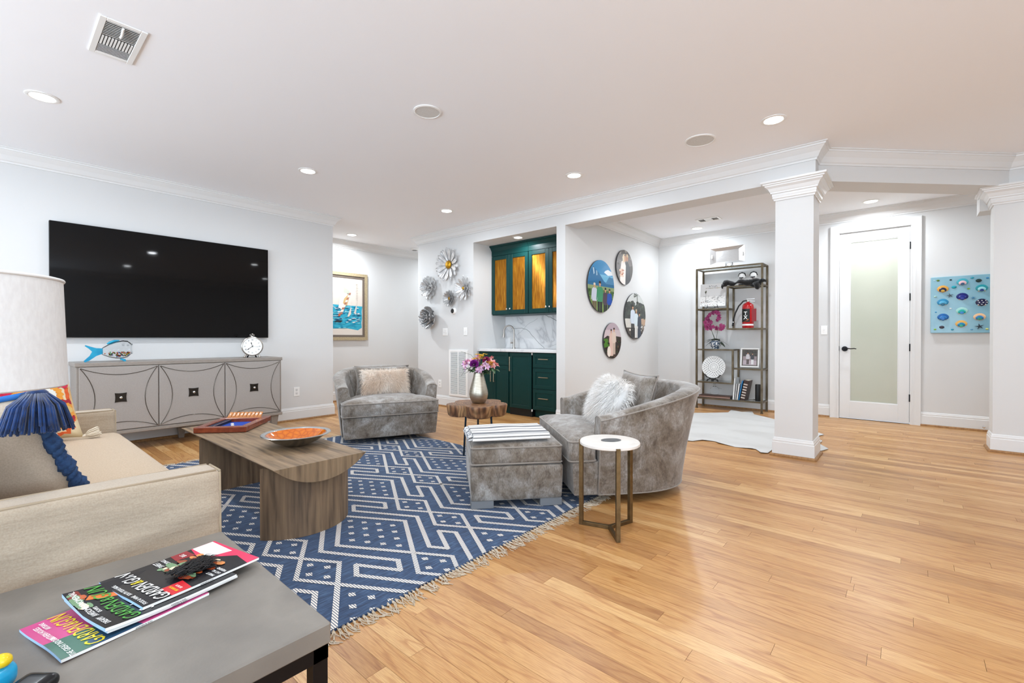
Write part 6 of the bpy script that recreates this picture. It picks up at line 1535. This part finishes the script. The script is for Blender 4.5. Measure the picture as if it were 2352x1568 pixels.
lay = [(ink('8d7f80', .25), rectp(-.09, .09, .03, .25)), (ink('3f3a36', .25), rectp(-.09, .09, .16, .25)), (ink('a99ba0', .25), rectp(-.09, .09, .03, .10))]+[(m_, [(x*.09, .205+y*.045) for x, y in pp]) for m_, pp in blobs(rg, 40, ['2f2c29', '4d4b40', '3b3530', '5a5a4b'], -1, 1, -1, 1, .1, .2, .25)]
lay += [(m_, [(x*.09, .03+y*.105) for x, y in pp]) for m_, pp in person(-.28, .05, 1.75, ink('b9b4b6', .25), ink('40342e', .25), w=1.0)+person(.38, .05, 1.65, ink('3a3a3e', .25), ink('d3d2d2', .25), w=1.0)]
print_layers(p, lay, rect_clip(-.088, .088, .034, .246), .00002); p.obj('print', None, fp, fixn=False)
B(M).box(-.03, .03, .016, .020, .02, .2).obj('back_strut', BLACKM, fp)
# plate on stand
pl_ = thing('openwork_plate', 'round white openwork plate with grey pattern on the bookshelf', 'plate', (0, 0, 0))
M = Matrix.Translation((-2.20, 7.155, .622)) @ Matrix.Rotation(R(4), 4, 'Z') @ Matrix.Rotation(R(90-10), 4, 'X')
B(M).lathe([(.001, -.012), (.08, -.012), (.12, -.004), (.163, .006), (.165, .010), (.12, .002), (.08, -.006), (.001, -.006)], 48, cap=False).obj('dish', mat('white_porcelain', '#eeeeec', r=.25), pl_, smooth=40)
b = B(M); GR_ = None
for k, (r, n, s) in enumerate(((.028, 10, .008), (.050, 16, .010), (.080, 18, .014), (.105, 22, .012), (.128, 26, .013), (.150, 30, .009))):
    zz = -.005 if r < .085 else -.0055+(r-.08)*.19+.0008
    for i in range(n):
        a = 2*PI*(i+.5*(k % 2))/n; c = Vector((r*math.cos(a), r*math.sin(a))); d = Vector((math.cos(a), math.sin(a))); t2 = Vector((-d.y, d.x))
        pts = [c+d*s*.9, c+t2*s*.75-d*s*.42, c-d*s*.06, c-t2*s*.75-d*s*.42]
        b.poly([(p_.x, p_.y, zz+.0015) for p_ in pts])
b.obj('grey_pattern', mat('plate_grey', '#3f4346', r=.5), pl_, fixn=False)
es = thing('plate_stand', 'black wooden stand under the openwork plate', 'stand', (-2.20, 7.10, .409))
BW = mat('black_wood', '#17130f', r=.4)
for s in (-1, 1):
    B().prism([(s*.118, .085), (s*.105, .095), (s*.098, .075), (s*.085, .058), (s*.05, .052), (s*.05, .036), (s*.075, .034), (s*.088, .0), (s*.072, .0), (s*.055, .022), (s*.02, .030), (s*.02, .048), (s*.06, .062), (s*.08, .072), (s*.10, .105), (s*.122, .10)][::s], -.008, .008, 'y').obj('side_bracket', BW, es)
B().box(-.02, .02, .0, .10, .02, .04).box(-.016, .016, -.008, .008, .0, .05).obj('back_leg', BW, es)
# decanter, flat case, books, cylinder
dc = thing('glass_decanter', 'clear glass decanter on the lowest bookshelf tier', 'decanter', (-2.21, 7.235, .206))
B().lathe([(.05, 0), (.062, .01), (.070, .05), (.058, .09), (.03, .11), (.016, .125), (.016, .15), (.022, .153)], 28).obj('body', GLASS, dc, smooth=40)
B().box(-.017, .017, -.017, .017, .152, .178, .006).obj('stopper', GLASS, dc); B().prism([(.04, .10), (.10, .085), (.10, .092), (.04, .112)], -.008, .008, 'y').obj('handle', GLASS, dc)
fl = thing('leather_case', 'flat brown leather case lying on the lowest bookshelf tier', 'case', (-2.15, 7.17, .1655))
B().box(-.245, .235, -.09, .10, 0, .034, .004).obj('shell', mat('brown_leather', '#4b322b', r=.45, c2='#5d4238', ns=14), fl); B().box(-.24, .20, -.092, -.088, .006, .020).obj('front_edge', mat('tan_edge', '#a58678', r=.5), fl)
B().box(.205, .237, -.093, .102, .0, .036, .002).obj('end_cap', INK, fl)
def book(label, x, wd, h, dp, lean, col, name='book', band=None):
    t = thing(name, label, 'book', (x, 7.075, .1658), group='books on the lowest bookshelf tier')
    M = Matrix.Rotation(R(-lean), 4, 'Y')
    cm = ink(col, .4); b = B(M); tk = min(.0025, wd*.15)
    b.box(0, tk, 0, dp, 0, h).box(wd-tk, wd, 0, dp, 0, h).box(0, wd, 0, tk, 0, h); b.obj('cover', cm, t)
    B(M).box(tk, wd-tk, tk, dp-.004, .003, h-.003).obj('pages', mat('book_pages', '#e9e4d8', r=.8), t)
    if band:
        for z in band: B(M).box(.004, wd-.004, -.0008, 0, h*z, h*z+.016).obj('spine_band', ink('c9bdb4', .4), t)
book('tall thin white book at the left of the row', -1.915, .022, .315, .20, -4, 'e4e5e4'); book('short grey book next to the tall white one', -1.884, .014, .235, .17, -5, 'c9c9c8'); book('short white book before the blue one', -1.862, .018, .235, .17, -7, 'eceae6')
book('blue book leaning in the row', -1.838, .016, .285, .18, -10, '2f7fb8'); book('thick dark brown album at the right of the row', -1.815, .062, .30, .21, -11, '3a241c', band=(.12, .25, .38, .51, .64, .77))
t = thing('smart_speaker', 'black cylindrical speaker at the right end of the lowest tier', 'speaker', (-1.595, 7.15, .1655))
B().lathe([(.036, 0), (.0375, .004), (.0375, .228), (.034, .235), (.001, .235)], 28, cap=False).obj('body', mat('black_matte', '#141415', r=.5), t, smooth=40); B().lathe([(.031, .2352), (.028, .237), (.001, .2365)], 24, cap=False).obj('light_ring', mat('dark_ring', '#2b2c2e', r=.2), t, smooth=40)
tag(B().tube([(-1.635, 7.16, .175), (-1.655, 7.18, .185), (-1.67, 7.2, .178), (-1.66, 7.25, .172), (-1.63, 7.27, .1705)], .003, 6).obj('speaker_cable', INK, smooth=180), 'thin black cable behind the black cylindrical speaker', 'cable')

# ================================================================== shell artwork
sa = thing('shell_artwork', 'square pale blue panel with painted scallop shells, right of the door', 'artwork', (0, 0, 0))
PX, PZ, PY = .205, 1.115, 7.40
B().box(PX, PX+.66, PY-.035, PY-.001, PZ, PZ+.66, .004).obj('panel', mat('pale_blue_resin', '#86b3c2', r=.22, c2='#7aa9bb', ns=5), sa)
def sh_shell(x, z, cols, label=None, w=.053):
    """ribbed fan: three nested bands"""
    root = None
    for k, (s, cn, y0) in enumerate(((1.0, cols[0], .010), (.72, cols[1], .016), (.40, cols[2], .021))):
        m_ = mat('shell_'+cn, '#'+cn, r=.3); v = [(x, PY-.0355, z-.030-.012*s)]; nn = 26
        for i in range(nn+1):
            a = R(-14)+R(208)*i/nn; rr = w*s*(1+.045*(i % 2))*(.78+.22*min(1, (math.sin(a)+.25)/.6)); v.append((x+rr*math.cos(a), PY-.036-y0*.35, z-.024*(1-s)-.012+rr*1.0*math.sin(a)))
        for i in range(nn+1):
            a = R(-14)+R(208)*i/nn; rr = w*s*.8*(.78+.22*min(1, (math.sin(a)+.25)/.6)); v.append((x+rr*math.cos(a), PY-.036-y0, z-.024*(1-s)-.012+rr*1.0*math.sin(a)))
        v.append((x, PY-.036-y0*1.1, z-.024*(1-s)-.020)); c_ = len(v)-1
        f = [(1+i, 2+i, nn+3+i, nn+2+i) for i in range(nn)]+[(nn+2+i, nn+3+i, c_) for i in range(nn)]+[(0, 1, nn+2, c_), (0, c_, 2*nn+2, nn+1)]
        o = B().add(v, f).obj('shell' if root is None else 'shell_band', m_, root or sa, smooth=60); root = root or o
    B().prism([(x-.032, z-.036), (x-.008, z-.030), (x, z-.036), (x+.008, z-.030), (x+.032, z-.036), (x+.02, z-.02), (x-.02, z-.02)], PY-.040, PY-.0355, 'y').obj('hinge', mat('shell_'+cols[3], '#'+cols[3], r=.3), root)
SHL = [(.309, 1.631, ('d9a04a', '1c2240', 'c29a3a', 'd9a04a')), (.474, 1.70, ('3f9fae', 'd9b3b8', '1f4a6e', '3f7f98')), (.629, 1.619, ('1f8c96', '8fc6cc', '24347a', 'd99a5a')), (.310, 1.475, ('2f86b0', '4fa3c6', '1f5f7a', 'd99a5a')), (.473, 1.533, ('151f6b', '1c2a80', '22318c', 'd99a5a')),
       (.630, 1.458, ('14143a', '181845', '14143a', 'd99a5a')), (.313, 1.301, ('1c5fa0', '2a74b6', '1f66aa', '1a3a66')), (.470, 1.369, ('9fd0c8', '22a39a', '2f7fc0', 'd99a4a')), (.613, 1.295, ('e0b48a', '2a77a8', '1f8a6e', 'd99a5a')), (.466, 1.219, ('d9a85a', '2482aa', '239a76', 'd99a5a')), (.79, 1.70, ('2f86b0', '4fa3c6', '1f5f7a', 'd99a5a')), (.79, 1.40, ('1f8c96', '8fc6cc', '24347a', 'd99a5a'))]
for x, z, c in SHL: sh_shell(x, z, c)
for i in range(9): B().ell((.60+.03*(i % 3)+.01*(i//3 % 2), PY-.058, 1.435+.022*(i//3)), (.005, .002, .005), 8, 5).obj('white_dot', PLAST, sa)
PEB = [(.268, 1.735, '5a7a2e', .014), (.376, 1.734, '1a3038', .011), (.553, 1.742, '2a96aa', .015), (.605, 1.707, '16302e', .026), (.674, 1.731, '2a7fb0', .013), (.404, 1.647, '1fa0b0', .022), (.524, 1.621, '7fae22', .012), (.245, 1.546, 'a3c6bc', .014), (.376, 1.40, 'd8dde0', .010), (.251, 1.362, '2a88bc', .009), (.245, 1.158, '7fb02e', .012), (.303, 1.184, '3a3644', .023), (.392, 1.155, '2a96b4', .013), (.552, 1.154, '5f96b4', .012), (.673, 1.158, 'c2c46a', .013), (.235, 1.737, 'cfe3ea', .006)]
for x, z, c, r in PEB: B().ell((x, PY-.036, z), (r, r*.45, r*.75), 12, 8).obj('pebble', mat('pebble_'+c, '#'+c, r=.15), sa, smooth=60)
for x, z, r, c in ((.371, 1.552, .032, '2e4148'), (.562, 1.513, .022, '2a6f96'), (.614, 1.187, .040, '1d2833')):
    pts = []
    for i in range(10): a = PI/2+PI*i/5+.2; rr = r if i % 2 == 0 else r*.28; pts.append((x+rr*math.cos(a), z+rr*.9*math.sin(a)))
    B().prism(pts, PY-.041, PY-.0355, 'y').obj('starfish', mat('star_'+c, '#'+c, r=.4), sa)
